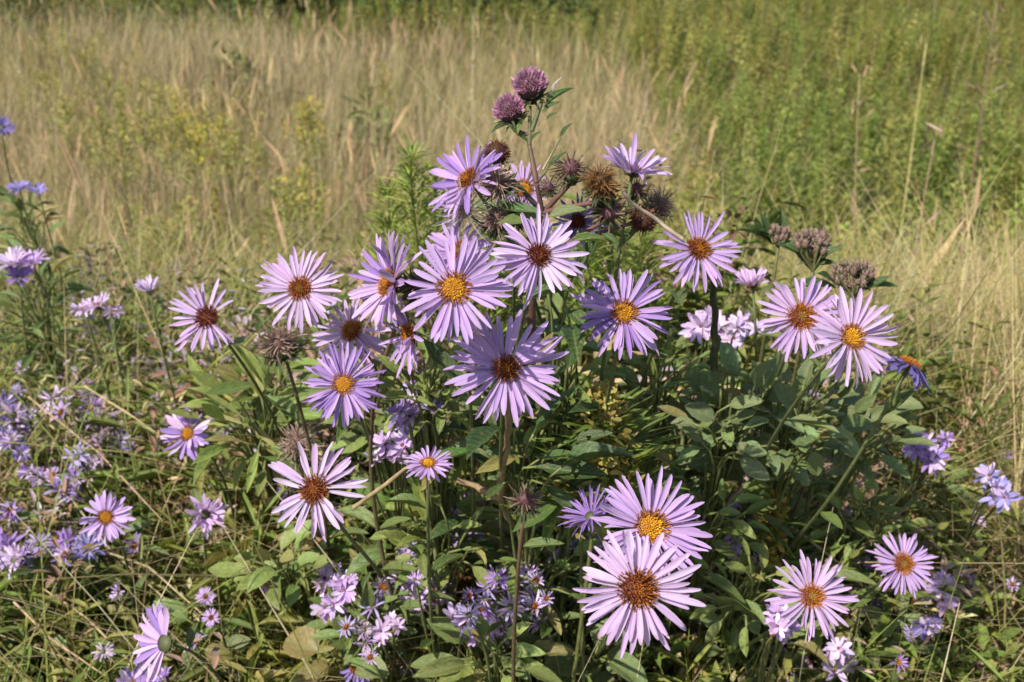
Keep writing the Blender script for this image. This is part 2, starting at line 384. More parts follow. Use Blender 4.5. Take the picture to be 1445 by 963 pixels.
# ------------------------------------------------------------------ low weeds under the asters
def carpet_mask(x, y):
    px, py = project(x, y, .66)
    m = sstep(1.62, 1.35, y + .07 * lump(x, y, 5.))
    r = sstep(60, -60, px - np.interp(py, [430, 520, 650, 800, 963], [1230, 1270, 1330, 1420, 1470]) + 30 * lump(x, y, 7.))
    return m * r
def build_carpet():
    def sprig(n, l, w, spread, up):
        t = T(); t.blade(1, .012, .15, 0, 3, col=(1.1, .8, .7))
        for i in range(n):
            zz = .15 + .85 * i / n; a = i * 2.4 + U(-.4, .4)
            t.leaf((.15 * zz * zz, 0, zz * .95), (math.cos(a) * spread, math.sin(a) * spread, U(-.1, up)), l * U(.7, 1.25), w * U(.75, 1.2), vary((1, 1, 1), .15), .22, U(0, .4))
        return t.arr()
    lance = [sprig(26, .11, .026, 1, .9), sprig(24, .125, .024, 1, .7), sprig(30, .095, .028, 1, 1.1)]
    oval = [sprig(18, .10, .050, 1, .6), sprig(16, .115, .055, 1, .4)]
    fine = [sprig(34, .13, .016, 1, .9), sprig(30, .16, .018, 1, 1.1)]
    def field(K, keepfn, y0=.42, y1=1.65, wd=1.15):
        y = y0 + rng.random(K) * (y1 - y0); x = (rng.random(K) * 2 - 1) * wd
        k = rng.random(K) < keepfn(x, y); return x[k], y[k]
    def put(tm, x, y, hm, hs, tint, tilt=.25, sq=1.):
        K = len(x); h = rng.normal(hm, hs, K).clip(hm * .4, hm * 1.3) * (1 + .34 * np.exp(-((x - .06) / .34) ** 2 - ((y - .98) / .22) ** 2))
        return split(tm, np.stack([x, y, ground_z(x, y)], -1), rng.random(K) * 6.28, rng.normal(-.6, 1.4, K), np.abs(rng.normal(0, tilt, K)), np.stack([h * sq, h * sq, h], -1), tint)
    B = []
    x, y = field(11000, lambda x, y: carpet_mask(x, y) * (1 - .45 * sstep(.28, .5, x)) * np.clip(.5 + .6 * lump(x, y, 8., 1.), .08, 1)); K = len(x)
    B += put(lance, x, y, .215, .04, tints(K, [(.15, .20, .040), (.19, .235, .050), (.11, .155, .035), (.25, .25, .07)]))
    x, y = field(1500, lambda x, y: carpet_mask(x, y) * np.clip(.3 + .9 * lump(x, y, 6., 4.), .03, 1)); K = len(x)
    B += put(oval, x, y, .19, .035, tints(K, [(.17, .22, .06), (.14, .20, .055), (.21, .25, .085)]))
    x, y = field(3600, lambda x, y: carpet_mask(x, y) * np.clip(.35 + .8 * lump(x, y, 7., 2.5), .05, 1)); K = len(x)
    B += put(fine, x, y, .21, .04, tints(K, [(.22, .25, .05), (.17, .22, .045), (.27, .26, .065)]))
    stuff('low_weeds', B, M_ATTR, 'tangled low green weeds covering the ground beneath the asters', 'weeds')
    # grass blades and dead stalks woven through
    bl = []
    for b in (.3, .6, .9, 1.2):
        t = T(); t.blade(1, 1, b, 0, 5); bl.append(t.arr())
    x, y = field(46000, lambda x, y: carpet_mask(x, y) * np.clip(.45 + .3 * sstep(.25, .45, x) + .7 * lump(x, y, 5.5, 6.), .06, 1)); K = len(x)
    h = rng.normal(.28, .05, K).clip(.12, .40) * (1 + .25 * np.exp(-((x - .06) / .34) ** 2 - ((y - .98) / .22) ** 2)); w = rng.uniform(.0012, .0030, K)
    td = np.where(x < -.1, rng.normal(-.5, .8, K), rng.normal(.6, 1.2, K))
    tl = np.abs(rng.normal(.30, .3, K)).clip(0, 1.2)
    tt = np.where((rng.random(K) < .60 - .32 * sstep(.25, .45, x))[:, None], tints(K, [(.26, .27, .065), (.20, .24, .05), (.34, .32, .10)]), tints(K, [(.46, .37, .19), (.34, .25, .13), (.52, .44, .27)]))
    stuff('weedy_grass', split(bl, np.stack([x, y, ground_z(x, y)], -1), rng.random(K) * 6.28, td, tl, np.stack([h, w, h], -1), tt), M_ATTR, 'green and tan grass blades woven through the low weeds', 'grass')
    # brown spent sprays: dead stalks with little dried florets
    def spray(n):
        t = T(); t.blade(1, .008, .2, 0, 3, col=(.7, .6, .5))
        for i in range(n):
            zz = U(.55, 1.02); a = U(0, 6.28); r = U(.0, .05)
            t.leaf((.2 * zz * zz + r * math.cos(a), r * math.sin(a), zz * .95), (math.cos(a), math.sin(a), U(-.2, 1.2)), U(.030, .065), U(.010, .020), vary((1, 1, 1), .3), .2, .1)
        return t.arr()
    sp = [spray(34), spray(42), spray(28)]
    x, y = field(5200, lambda x, y: carpet_mask(x, y) * np.clip(.35 + .8 * lump(x, y, 6.5, 8.) + .25 * (x < -.2), .04, 1)); K = len(x)
    stuff('dried_flower_sprays', put(sp, x, y, .238, .03, tints(K, [(.30, .19, .12), (.34, .23, .17), (.22, .14, .08), (.38, .28, .33), (.42, .33, .17)]), .3), M_DRY, 'brown and pinkish dried flower sprays mixed into the weeds', 'dried flowers')
    # tan grass reaching forward on the far side of the leafy weeds
    y = .7 + rng.random(26000) * 1.5; x = .2 + rng.random(26000) * 1.5
    px, py = project(x, y, .6)
    k = (rng.random(26000) < (1 - carpet_mask(x, y)) * np.clip(.55 + .5 * lump(x, y, 7., 3.), .1, 1) * sstep(1000, 1180, px)); x, y = x[k], y[k]; K = len(x)
    h = rng.normal(.35, .06, K).clip(.12, .52); w = rng.uniform(.0015, .003, K)
    tt = np.where((rng.random(K) < .25)[:, None], tints(K, OLIVE), tints(K, [(.46, .36, .17), (.38, .29, .14), (.50, .42, .22), (.34, .27, .09)]))
    stuff('straw_grass', split(bl[:3], np.stack([x, y, ground_z(x, y)], -1), rng.random(K) * 6.28, rng.normal(2.8, .9, K), np.abs(rng.normal(.12, .14, K)), np.stack([h, w, h], -1), tt), M_DRY, 'straw coloured grass growing beside the leafy weeds', 'grass')
build_carpet()

# ------------------------------------------------------------------ aster pieces
def petal_mesh(curl, chan, notch, wav):
    ts = [0, .12, .34, .60, .82, .95, 1.0]; ws = [.40, .56, .84, 1.0, .86, .50, .14]
    m = MB(); vs = []; fs = []
    for i, t in enumerate(ts):
        w = ws[i] * .5; z = curl * t * t + wav * math.sin(t * 7)
        yo = wav * .8 * math.sin(t * 5 + 1)
        tipx = t - (notch if i == len(ts) - 1 else 0)
        vs += [(t, yo - w, z + 1.9 * chan * ws[i]), (tipx, yo, z), (t, yo + w, z + 1.9 * chan * ws[i])]
    for i in range(len(ts) - 1):
        a = 3 * i; fs += [(a, a + 3, a + 4, a + 1), (a + 1, a + 4, a + 5, a + 2)]
    m.add(vs, fs, [(1, 1, 1)] * len(vs)); return m.mesh('petal', M_PETAL)
PETALS = [petal_mesh(c, ch, nt, wv) for c, ch, nt, wv in ((-.12, .02, .02, .0), (-.05, .03, .0, .012), (.05, .02, .03, -.01), (.12, .035, .0, .015), (-.22, .02, .02, .01), (-.02, .045, .015, -.018))]
CURLED = [petal_mesh(c, .05, .0, wv) for c, wv in ((.45, .03), (-.55, -.03), (.30, .05))]
def leaf_mesh(fold, droop, shape, wavy):
    ts = [0, .10, .28, .50, .72, .90, 1.0]
    ws = {'lance': [.10, .30, .80, 1, .78, .32, .03], 'oval': [.06, .55, .95, 1, .80, .42, .05], 'round': [.15, .70, 1.0, 1.0, .86, .52, .12]}[shape]
    m = MB(); vs, fs = [], []
    for i, t in enumerate(ts):
        w = ws[i] * .5; z = -droop * t * t; e = wavy * math.sin(i * 2.1)
        vs += [(t, -w, z + fold * w + e), (t, -w * .5, z + fold * w * .7), (t, 0, z), (t, w * .5, z + fold * w * .7), (t, w, z + fold * w - e)]
    for i in range(len(ts) - 1):
        for j in range(4): a = 5 * i + j; fs.append((a, a + 5, a + 6, a + 1))
    m.add(vs, fs, [(1, 1, 1)] * len(vs)); return m.mesh('leaf', M_LEAF)
LEAVES = {s: [leaf_mesh(f, d, s, w) for f, d, w in ((.25, .10, .02), (.4, .28, .03), (.15, -.05, .015))] for s in ('lance', 'oval', 'round')}

MAROON, ORANGE, YELLOW, BROWN, DARKRED, RUST = (.10, .018, .010), (.56, .22, .02), (.78, .46, .025), (.26, .10, .025), (.13, .025, .014), (.34, .12, .03)
def disc_mesh(kind):
    m = MB(); N = 300
    # dome base
    rings, seg = 4, 14; vs, fs = [], []
    for i in range(rings + 1):
        r = i / rings
        for j in range(seg): a = 2 * math.pi * j / seg; vs.append((r * math.cos(a), r * math.sin(a), .30 * (1 - r * r)))
    for i in range(rings):
        for j in range(seg): fs.append((i * seg + j, (i + 1) * seg + j, (i + 1) * seg + (j + 1) % seg, i * seg + (j + 1) % seg))
    m.add(vs, fs, [(.30, .12, .02) if kind == 'yellow' else DARKRED] * len(vs))
    for k in range(N):
        r = math.sqrt((k + .5) / N) * U(.97, 1.06); a = k * 2.39996 + U(-.15, .15)
        p = Vector((r * math.cos(a), r * math.sin(a), .30 * (1 - r * r)))
        nrm = Vector((p.x * .75, p.y * .75, 1)).normalized()
        outer = r > (.62 if kind == 'yellow' else .30)
        h = U(.16, .46) if outer else U(.06, .20); w = U(.028, .042) if outer else U(.040, .055)
        if kind == 'yellow':
            c0, c1 = (vary(BROWN), vary(RUST if random.random() < .6 else ORANGE)) if outer else (vary(ORANGE), vary(YELLOW))
        elif kind == 'brown':
            c0, c1 = (vary(MAROON), vary(ORANGE if random.random() < .5 else RUST)) if outer else (vary(RUST), vary(ORANGE))
        elif kind == 'dark':
            c0, c1 = vary(MAROON), vary(DARKRED if random.random() < .6 else RUST)
        else:
            c0, c1 = (vary(RUST), vary(ORANGE)) if outer else (vary((.40, .20, .03)), vary((.46, .34, .07)))
        nrm = (nrm + Vector((U(-.25, .25), U(-.25, .25), 0))).normalized()
        b = basis(nrm, Vector((.2, .9, .1))); x, y = b.col[0], b.col[1]; q = []
        for s in range(4): an = s * math.pi / 2; q.append(p + (x * math.cos(an) + y * math.sin(an)) * w)
        mid = p + nrm * h; t4 = [mid + (x * math.cos(s * math.pi / 2) + y * math.sin(s * math.pi / 2)) * w * .75 for s in range(4)]
        top = p + nrm * (h + .05)
        m.add(q + t4 + [top], [(0, 1, 5, 4), (1, 2, 6, 5), (2, 3, 7, 6), (3, 0, 4, 7), (4, 5, 8), (5, 6, 8), (6, 7, 8), (7, 4, 8)], [c0] * 4 + [c1] * 5)
    return m.mesh('disc', M_DISC, False)
DISCS = {k: disc_mesh(k) for k in ('yellow', 'brown', 'dark', 'gold')}
def cup_mesh():                        # green bract cup behind the head
    m = MB(); n = 12
    m.tube([(0, 0, -.55), (0, 0, -.50), (0, 0, -.30), (0, 0, -.06), (0, 0, .0)], [.10, .28, .62, .80, .82], (.07, .10, .03), n, (.10, .11, .05))
    for k in range(46):
        a = k * 2.39996; z0 = -.48 + .42 * (k / 46)
        d = Vector((math.cos(a), math.sin(a), 0)); r0 = .35 + .5 * (k / 46)
        out = U(.35, .7)
        pts = [d * r0 + Vector((0, 0, z0)), d * (r0 + out * .5) + Vector((0, 0, z0 - .03 + .1)), d * (r0 + out) + Vector((0, 0, z0 + U(-.15, .2)))]
        m.strip(pts, [.16, .12, .01], Vector((-d.y, d.x, 0)), vary((.09, .12, .035)), vary((.16, .10, .08)))
    return m.mesh('bract_cup', M_STEM)
CUP = cup_mesh()

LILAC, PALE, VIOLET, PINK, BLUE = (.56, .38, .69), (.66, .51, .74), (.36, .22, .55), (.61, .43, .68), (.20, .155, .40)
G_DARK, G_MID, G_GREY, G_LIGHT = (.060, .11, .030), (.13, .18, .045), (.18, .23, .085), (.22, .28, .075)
def put_leaf(parent, p, d, l, w, col, shape='lance', nrm=None, name='leaf'):
    d = d.normalized(); n = nrm if nrm is not None else Vector((U(-.3, .3), U(-.5, .1), 1))
    y = n.cross(d)
    if y.length < .05: y = Vector((1, 0, 0)).cross(d)
    y.normalize(); z = d.cross(y)
    mt = Matrix((d * l, y * w, z * l)).transposed().to_4x4(); mt.translation = p
    return link(name, random.choice(LEAVES[shape]), parent, mtx=mt, color=vary(col, .2))
def add_stem(parent, base, head, nrm, r=.0012, col=(.10, .11, .04), col2=(.11, .13, .05), leaves=5, lsize=.04, lcol=G_MID, sway=.0, t0=.35, t1=.97):
    """stem part plus single leaves; coordinates are relative to the thing's base"""
    h = head - base; L = h.length
    pts = bez(Vector((0, 0, -.02)), Vector((sway, 0, L * .35)), h - nrm * L * .28 - Vector((0, 0, L * .08)), h, 16)
    k = len(pts); m = MB(); m.tube(pts, [r * (1.5 - .7 * i / (k - 1)) for i in range(k)], col, 6, col2)
    s = link('stem', m.mesh('stem', M_STEM), parent)
    a = U(0, 6.28)
    for i in range(leaves):
        t = t0 + (t1 - t0) * (i + U(-.2, .2)) / max(1, leaves - 1) if leaves > 1 else .9
        t = min(max(t, .05), .985); p = pts[int(t * (k - 1))]; tan = (pts[min(int(t * (k - 1)) + 1, k - 1)] - p).normalized() if int(t * (k - 1)) < k - 1 else nrm
        a += 2.4 + U(-.4, .4); sd = Vector((math.cos(a), math.sin(a), 0))
        l = lsize * U(.75, 1.25) * (1.15 - .45 * t)
        put_leaf(parent, p, sd + tan * U(.1, .8), l, l * U(.24, .32), lcol)
    return pts
def head_parts(parent, loc, nrm, Rr, col, disc='brown', dr=.28, n=40, lift=4, lvar=9, gaps=(), curl=.07, roll=0., col_b=None, joined=False, wfac=.106, spread=None, lens=(.74, 1.08)):
    B = basis(nrm).to_4x4(); B.translation = loc
    D = dr * Rr
    cup = link('flower_head', CUP, parent, mtx=B @ Matrix.Diagonal((D, D, D, 1)))
    iv = Matrix.Diagonal((1 / D, 1 / D, 1 / D, 1))
    if disc: link('disc', DISCS[disc], cup, mtx=Matrix.Rotation(U(0, 6), 4, 'Z') @ Matrix.Diagonal((.97, .97, U(.9, 1.2), 1)))
    P = []; n = int(n * 1.28)
    for i in range(n):
        a = 2 * math.pi * (i + U(-.33, .33)) / n
        ad = math.degrees(a + roll) % 360
        if any((g0 <= ad <= g1) or (g0 <= ad + 360 <= g1) for g0, g1 in gaps): continue
        if random.random() < .05: continue
        layer = i % 2
        Lp = (Rr - D * .75) * U(*lens); W = Rr * wfac * U(.72, 1.2)
        lf = R(lift + U(-lvar, lvar) + (5 if layer else -4))
        if spread: lf += spread(a)
        cm = random.choice(CURLED) if random.random() < curl else random.choice(PETALS)
        mt = Matrix.Rotation(a, 4, 'Z') @ Matrix.Translation((D * .75, 0, D * (.10 if layer else -.02))) @ Matrix.Rotation(-lf, 4, 'Y') @ Matrix.Rotation(R(random.gauss(0, 20)), 4, 'X') @ Matrix.Rotation(R(U(-5, 5)), 4, 'Z') @ Matrix.Diagonal((Lp, W, Lp, 1))
        c = vary(col if (col_b is None or random.random() < .6) else col_b, .10)
        P.append((cm, mt, c))
    if not joined:
        for cm, mt, c in P: link('petal', cm, cup, mtx=iv @ mt, color=c)
    else:
        m = MB()
        for cm, mt, c in P:
            X = iv @ mt; m.add([X @ v.co for v in cm.vertices], [tuple(p.vertices) for p in cm.polygons], [c] * len(cm.vertices))
        link('petals', m.mesh('petals', M_ATTR), cup)
    return cup
def root_of(h, back=.28, dx=0.):
    x, y = h.x * 1.04 + dx, h.y + back; return Vector((x, y, gz(x, y)))
def aster(label, px, py, r, d, nrm, back=.28, dx=0., leaves=5, lcol=G_MID, lsize=.042, name='aster', group='large open asters', **kw):
    h = at(px, py, d); n = scr(nrm); b = root_of(h, back, dx)
    t = thing(name, label, 'flower', b, group)
    Rr = r * d / FPX; D = kw.get('dr', .28) * Rr
    add_stem(t, b, h - n * D * .5, n, leaves=leaves, lcol=lcol, lsize=lsize, sway=U(-.02, .02))
    head_parts(t, h - b, n, Rr, **kw)
    return t

# label, px, py, radius px, depth, facing (right, up, to camera)
aster('large lilac aster with bright yellow-orange centre above the brown-centred one', 641, 408, 80, .475, (-.05, .16, 1), col=LILAC, disc='yellow', dr=.29, n=40, lift=3, leaves=6, lcol=G_DARK, gaps=((100, 112), (160, 172)))
aster('pale lilac aster with dark maroon centre at the foot of the budding stem', 760, 361, 70, .510, (.16, .30, 1), col=PALE, disc='dark', dr=.25, n=38, lift=0, lvar=12, leaves=6, lcol=G_DARK, col_b=LILAC)
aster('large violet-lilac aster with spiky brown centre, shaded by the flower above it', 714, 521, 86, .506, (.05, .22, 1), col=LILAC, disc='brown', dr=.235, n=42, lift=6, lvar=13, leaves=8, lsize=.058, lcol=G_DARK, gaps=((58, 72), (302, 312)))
aster('round lilac aster with brown-gold centre against the straw grass', 424, 408, 62, .600, (-.08, .18, 1), col=PINK, disc='gold', dr=.27, n=46, lift=3, lvar=8, col_b=PALE, wfac=.106)
aster('violet aster with orange centre and narrow petals below the side-facing pair', 485, 543, 61, .600, (-.05, .2, 1), col=LILAC, disc='yellow', dr=.26, n=48, lift=6, lvar=14, wfac=.095, col_b=VIOLET)
aster('half-hidden lilac aster tucked behind the side-facing flower, petals drooping', 497, 468, 60, .640, (-.25, .35, 1), col=PINK, disc='gold', dr=.24, n=36, lift=-8, lvar=14, gaps=((20, 80),))
aster('lilac aster seen from the side with petals fanned upward and outward', 552, 400, 80, .580, (-.80, .22, .52), col=PINK, disc='brown', dr=.26, n=40, lift=18, lvar=16, col_b=VIOLET, wfac=.12)
aster('side-facing lilac aster under the fanned one, petals hanging down', 578, 472, 62, .575, (-.85, -.15, .45), col=LILAC, disc='brown', dr=.26, n=32, lift=20, lvar=14, gaps=((20, 90),))
aster('lilac aster with reddish centre and long raised upper petals, petals drooping below', 292, 449, 58, .680, (-.18, .30, 1), col=PINK, disc='dark', dr=.28, n=32, lift=4, lvar=17, gaps=((330, 400),), col_b=LILAC, lens=(.7, 1.1))
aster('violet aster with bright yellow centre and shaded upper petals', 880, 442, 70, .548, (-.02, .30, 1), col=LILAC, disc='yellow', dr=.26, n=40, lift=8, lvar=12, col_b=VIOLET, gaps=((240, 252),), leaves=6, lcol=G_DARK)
aster('lilac aster with brown centre at the end of the long pale stem', 985, 353, 64, .600, (.25, .42, 1), col=LILAC, disc='brown', dr=.27, n=38, lift=6, lvar=12, gaps=((120, 150),), back=.22)
aster('lilac aster with rust centre behind and overlapping the lower one of the pair', 1131, 448, 65, .610, (-.10, .25, 1), col=PINK, disc='gold', dr=.30, n=40, lift=4, lvar=11, col_b=LILAC)
aster('lilac aster with orange centre in front of its neighbour above the leafy weed', 1201, 476, 71, .570, (.18, .28, 1), col=PINK, disc='yellow', dr=.25, n=38, lift=3, lvar=13, col_b=PALE, gaps=((200, 215),))
aster('dark violet aster tipped skyward beside the straw grass, petals hanging down', 1284, 515, 50, .640, (.45, .85, .22), col=BLUE, disc='brown', dr=.28, n=26, lift=-25, lvar=14, wfac=.17)
aster('large violet aster with orange-brown centre, one side in shade', 918, 745, 84, .530, (.14, .34, 1), col=LILAC, disc='yellow', dr=.29, n=42, lift=8, lvar=10, leaves=3, lcol=G_DARK, back=.34)
aster('largest pale lilac aster, rust centre, overlapping the shaded violet one', 900, 832, 92, .462, (-.02, .30, 1), col=PINK, disc='brown', dr=.30, n=40, lift=2, lvar=10, col_b=PALE, leaves=2, back=.36)
aster('lilac aster with rust centre low among the weeds, crowded petals on one side', 1145, 842, 64, .590, (.05, .35, 1), col=PINK, disc='gold', dr=.27, n=40, lift=6, lvar=11, leaves=3, back=.26, wfac=.106)
aster('smaller lilac aster with golden centre over dark wilted blossoms', 1274, 796, 48, .690, (-.02, .30, 1), col=LILAC, disc='gold', dr=.30, n=34, lift=5, lvar=12, leaves=3, back=.2)
aster('ragged pale pink-lilac aster with rust centre and gappy upright petals', 444, 692, 72, .550, (-.05, .28, 1), col=PALE, disc='brown', dr=.28, n=34, lift=2, lvar=14, col_b=PINK, leaves=3, back=.32, gaps=((120, 140), (175, 192), (330, 345)))
aster('lilac aster with orange centre half hidden behind the big yellow-centred one', 648, 356, 50, .590, (-.05, .3, 1), col=LILAC, disc='gold', dr=.30, n=38, lift=8, lvar=12, wfac=.13)
aster('lilac aster beside brown seed heads, turned aside with petals spread wide', 662, 255, 66, .575, (-.55, .42, .65), col=LILAC, disc='brown', dr=.25, n=40, lift=14, lvar=16, col_b=VIOLET, wfac=.12)
aster('violet aster in side view opening toward the sky near the brown seed head', 893, 243, 54, .590, (.15, .85, .42), col=LILAC, disc='dark', dr=.25, n=44, lift=34, lvar=20, col_b=PALE, wfac=.125, back=.2)
aster('small dark violet side-facing aster below the white seed fluff', 655, 298, 50, .610, (-.75, .35, .3), col=VIOLET, disc='dark', dr=.25, n=28, lift=22, lvar=14)
aster('violet aster partly hidden behind the reddish budding stem', 738, 268, 46, .640, (.1, .35, 1), col=LILAC, disc='yellow', dr=.3, n=30, lift=12, lvar=12)
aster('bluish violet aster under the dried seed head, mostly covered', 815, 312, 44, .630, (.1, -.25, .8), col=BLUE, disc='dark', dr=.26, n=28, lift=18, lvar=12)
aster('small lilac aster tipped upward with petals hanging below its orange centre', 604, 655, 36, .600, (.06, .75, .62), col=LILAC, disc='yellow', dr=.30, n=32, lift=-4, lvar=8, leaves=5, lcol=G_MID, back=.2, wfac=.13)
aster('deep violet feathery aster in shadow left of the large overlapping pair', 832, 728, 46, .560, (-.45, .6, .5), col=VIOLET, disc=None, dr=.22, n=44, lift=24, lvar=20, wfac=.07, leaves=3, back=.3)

# ------------------------------------------------------------------ smaller asters down among the weeds
def small_aster(label, px, py, r, nrm, z=.725, col=LILAC, disc='yellow', n=26, d=None, group='small asters in the weeds', **kw):
    if d is None: h, d = on_level(px, py, z)
    else: h = at(px, py, d)
    nn = scr(nrm); x, y = h.x + U(-.02, .02), h.y + U(.03, .09); b = Vector((x, y, gz(x, y)))
    t = thing('small_aster', label, 'flower', b, group)
    Rr = r * d / FPX; kw.setdefault('dr', .28)
    add_stem(t, b, h - nn * Rr * .14, nn, r=.0011, leaves=4, lsize=.032, lcol=G_MID, t0=.3)
    head_parts(t, h - b, nn, Rr, col=col, disc=disc, n=n, joined=True, wfac=.17, **kw)
FRONT = (0, .35, 1)
small_aster('small lilac aster with yellow centre and broad petals amid tan stalks', 150, 730, 40, (.1, .2, 1), z=.78, col=LILAC, lift=14, lvar=16)
small_aster('small faded violet aster with orange centre turned aside in the weeds', 266, 612, 40, (-.3, .3, 1), z=.83, col=VIOLET, col_b=PALE, lift=14, lvar=22, curl=.3)
small_aster('closed pink-lilac aster without visible centre lying in the weeds', 290, 726, 34, (.3, .1, .8), z=.79, col=PINK, disc=None, lift=45, lvar=18, curl=.4)
small_aster('narrow fan-shaped lilac aster in side view close to the low weeds', 232, 908, 58, (-.55, .2, .85), col=PINK, disc=None, n=40, lift=8, lvar=14, z=.79, col_b=VIOLET, gaps=((285, 450),))
small_aster('pale half-closed aster at the edge of the straw grass', 211, 410, 26, (-.1, .9, .3), col=PALE, disc=None, lift=50, lvar=16, d=.95)
for i, (px, py, r, c, zz) in enumerate(((18, 372, 30, PALE, 1.2), (46, 372, 26, LILAC, 1.2), (28, 392, 26, VIOLET, 1.2))):
    small_aster('lilac aster in a tight bunch above dark leaves before the straw grass', px, py, r, (U(-.4, .4), .75, .5), d=1.15, col=c, disc=None, lift=30, lvar=20, group='bunched asters before the straw grass')
for px, py, r in ((27, 266, 20), (54, 270, 15)):
    small_aster('small blue-violet aster on a stalk standing before the straw grass', px, py, r, (0, .7, .5), d=1.3, col=(.34, .28, .66), disc=None, lift=20, lvar=20, group='blue violet asters on stalks before the grass')
small_aster('dark blue-violet blossom standing alone high in the straw grass', 3, 180, 20, (.3, .5, .7), d=1.5, col=BLUE, disc=None, lift=25, lvar=20)
for px, py, r in ((118, 437, 22), (138, 432, 24), (160, 442, 18)):
    small_aster('faded lilac aster in a low row where weeds meet straw grass', px, py, r, (U(-.3, .3), .8, .4), d=1.05, col=PALE, disc='brown', lift=15, lvar=25, curl=.4, group='faded asters at the grass edge')
for px, py, r, c in ((8, 775, 34, VIOLET), (20, 790, 28, PALE), (95, 765, 22, VIOLET), (124, 772, 26, (.34, .30, .60))):
    small_aster('crumpled violet aster with curled petals next to tan stalks', px, py, r, (U(-.5, .5), .4, .8), col=c, disc=None, lift=20, lvar=34, curl=.6, group='crumpled violet asters by tan stalks')
for px, py, r in ((5, 572, 22), (18, 598, 24), (8, 622, 22), (30, 640, 16), (40, 585, 14)):
    small_aster('bluish violet aster in a dense shaded clump of blossoms', px, py, r, (U(-.4, .4), .5, .8), col=(.24, .18, .50), col_b=PALE, disc=None, lift=20, lvar=30, curl=.5, group='dense bluish clump of asters')
for px, py, r in ((96, 571, 15), (62, 676, 14), (82, 682, 12), (45, 668, 13), (130, 655, 13), (30, 520, 12)):
    small_aster('tiny faded lilac blossom scattered among brown sprays', px, py, r, (U(-.4, .4), .5, .8), col=PALE, disc=None, n=16, lift=25, lvar=30, curl=.5, group='tiny faded blossoms among brown sprays')
for px, py, r in ((376, 825, 12), (290, 842, 15), (298, 872, 14), (655, 708, 15), (862, 657, 17), (803, 503, 14), (555, 545, 15), (1081, 640, 10), (880, 606, 12)):
    small_aster('tiny lilac aster peeking out between green leaves', px, py, r, (U(-.3, .3), .4, 1), z=.72, col=LILAC, disc='brown', n=22, lift=10, lvar=16, group='tiny asters between green leaves')
small_aster('half-closed lilac aster beside a rust-centred flower pair and bud clusters', 1062, 402, 32, (-.2, .85, .4), d=.72, col=PINK, disc='brown', lift=45, lvar=14)
small_aster('closed pale lilac aster lying on its side below the leafy weed', 1124, 714, 17, (.6, .1, .5), col=PALE, disc=None, lift=45, lvar=10)
small_aster('lilac aster with cupped petals alone near the straw grass', 1404, 838, 20, (-.2, .4, 1), z=.62, col=PALE, disc=None, lift=25, lvar=20)
small_aster('dark indigo aster wilting beneath the golden-centred one', 1240, 862, 24, (-.3, .2, .8), z=.66, col=BLUE, disc=None, lift=10, lvar=30, curl=.5)
small_aster('violet aster with rust-orange dome poking up between broad leaves', 505, 946, 26, (.1, .85, .35), z=.73, col=(.28, .18, .50), disc='brown', dr=.42, lift=-40, lvar=16)

# clusters of small blossoms on one sprig
def cluster(label, px, py, w, h, n, col, z=.765, d=None, r=13):
    if d is None: c, d = on_level(px, py, z)
    else: c = at(px, py, d)
    x, y = c.x, c.y + .08; b = Vector((x, y, gz(x, y))); t = thing('blossom_sprig', label, 'flower sprig', b, 'sprigs of small wilted blossoms')
    m = MB()
    for k in range(n):
        p = at(px + U(-w, w), py + U(-h, h), d * U(.97, 1.03)); nn = scr((U(-.6, .6), U(0, .7), U(.3, 1)))
        fork = (c - b) * .78 + Vector((0, .02, -.015)); m.tube(bez(fork, fork + Vector((0, 0, .015)), p - b - nn * .02, p - b, 6), [.0008] * 7, (.13, .13, .05), 5)
        Rr = r * U(.95, 1.6) * d / FPX
        mm = MB(); B = basis(nn).to_4x4(); B.translation = p - b
        for i in range(13):
            a = 2 * math.pi * i / 13 + U(-.2, .2); cm = random.choice(PETALS + CURLED)
            X = Matrix.Rotation(a, 4, 'Z') @ Matrix.Rotation(-R(U(-10, 50)), 4, 'Y') @ Matrix.Rotation(R(U(-30, 30)), 4, 'X') @ Matrix.Diagonal((Rr, Rr * .36, Rr, 1))
            cc = vary(col if random.random() < .55 else PALE, .2)
            mm.add([X @ v.co for v in cm.vertices], [tuple(q.vertices) for q in cm.polygons], [cc] * len(cm.vertices))
        mm.tube([(0, 0, -Rr * .6), (0, 0, -Rr * .2), (0, 0, Rr * .15)], [Rr * .12, Rr * .22, Rr * .12], vary((.20, .08, .06)), 6)
        link('blossom', mm.mesh('blossom', M_ATTR), t, mtx=B)
    m.tube(bez(Vector(), Vector((0, 0, .08)), fork - Vector((0, 0, .06)), fork, 8), [.0014] * 9, (.13, .13, .05), 5)
    link('stem', m.mesh('stem', M_STEM), t)
    for k in range(4): put_leaf(t, Vector((U(-.02, .02), U(-.02, .02), (c.z - b.z) * U(.4, .9))), Vector((U(-1, 1), U(-1, 1), .5)), U(.025, .04), .010, G_MID)
cluster('bunch of violet and white-tipped small blossoms below a tiny round aster', 660, 755, 22, 26, 9, VIOLET, r=15)
cluster('pink-lilac bunch of small wilted blossoms right of the brown dried burst', 738, 800, 20, 20, 8, PINK, r=15)
cluster('pale wilted blossoms with dark red tips under the pink-lilac bunch', 745, 848, 26, 22, 9, LILAC, r=14)
cluster('lilac blossoms in a flat bunch left of the brown dried burst', 602, 838, 34, 18, 9, PINK, r=14)
cluster('drooping violet and pale blossoms beneath the brown dried burst', 672, 875, 34, 20, 7, LILAC, r=17)
cluster('lilac blossoms on a thin sprig over dry stalks and broad leaf', 478, 838, 24, 24, 7, LILAC, r=14)
cluster('few pale blossoms near the broad leaves and dry grass', 548, 890, 16, 16, 4, PALE, r=12)
cluster('violet blossoms crowded in the shade under the feathery aster', 790, 755, 34, 18, 7, VIOLET, r=15)
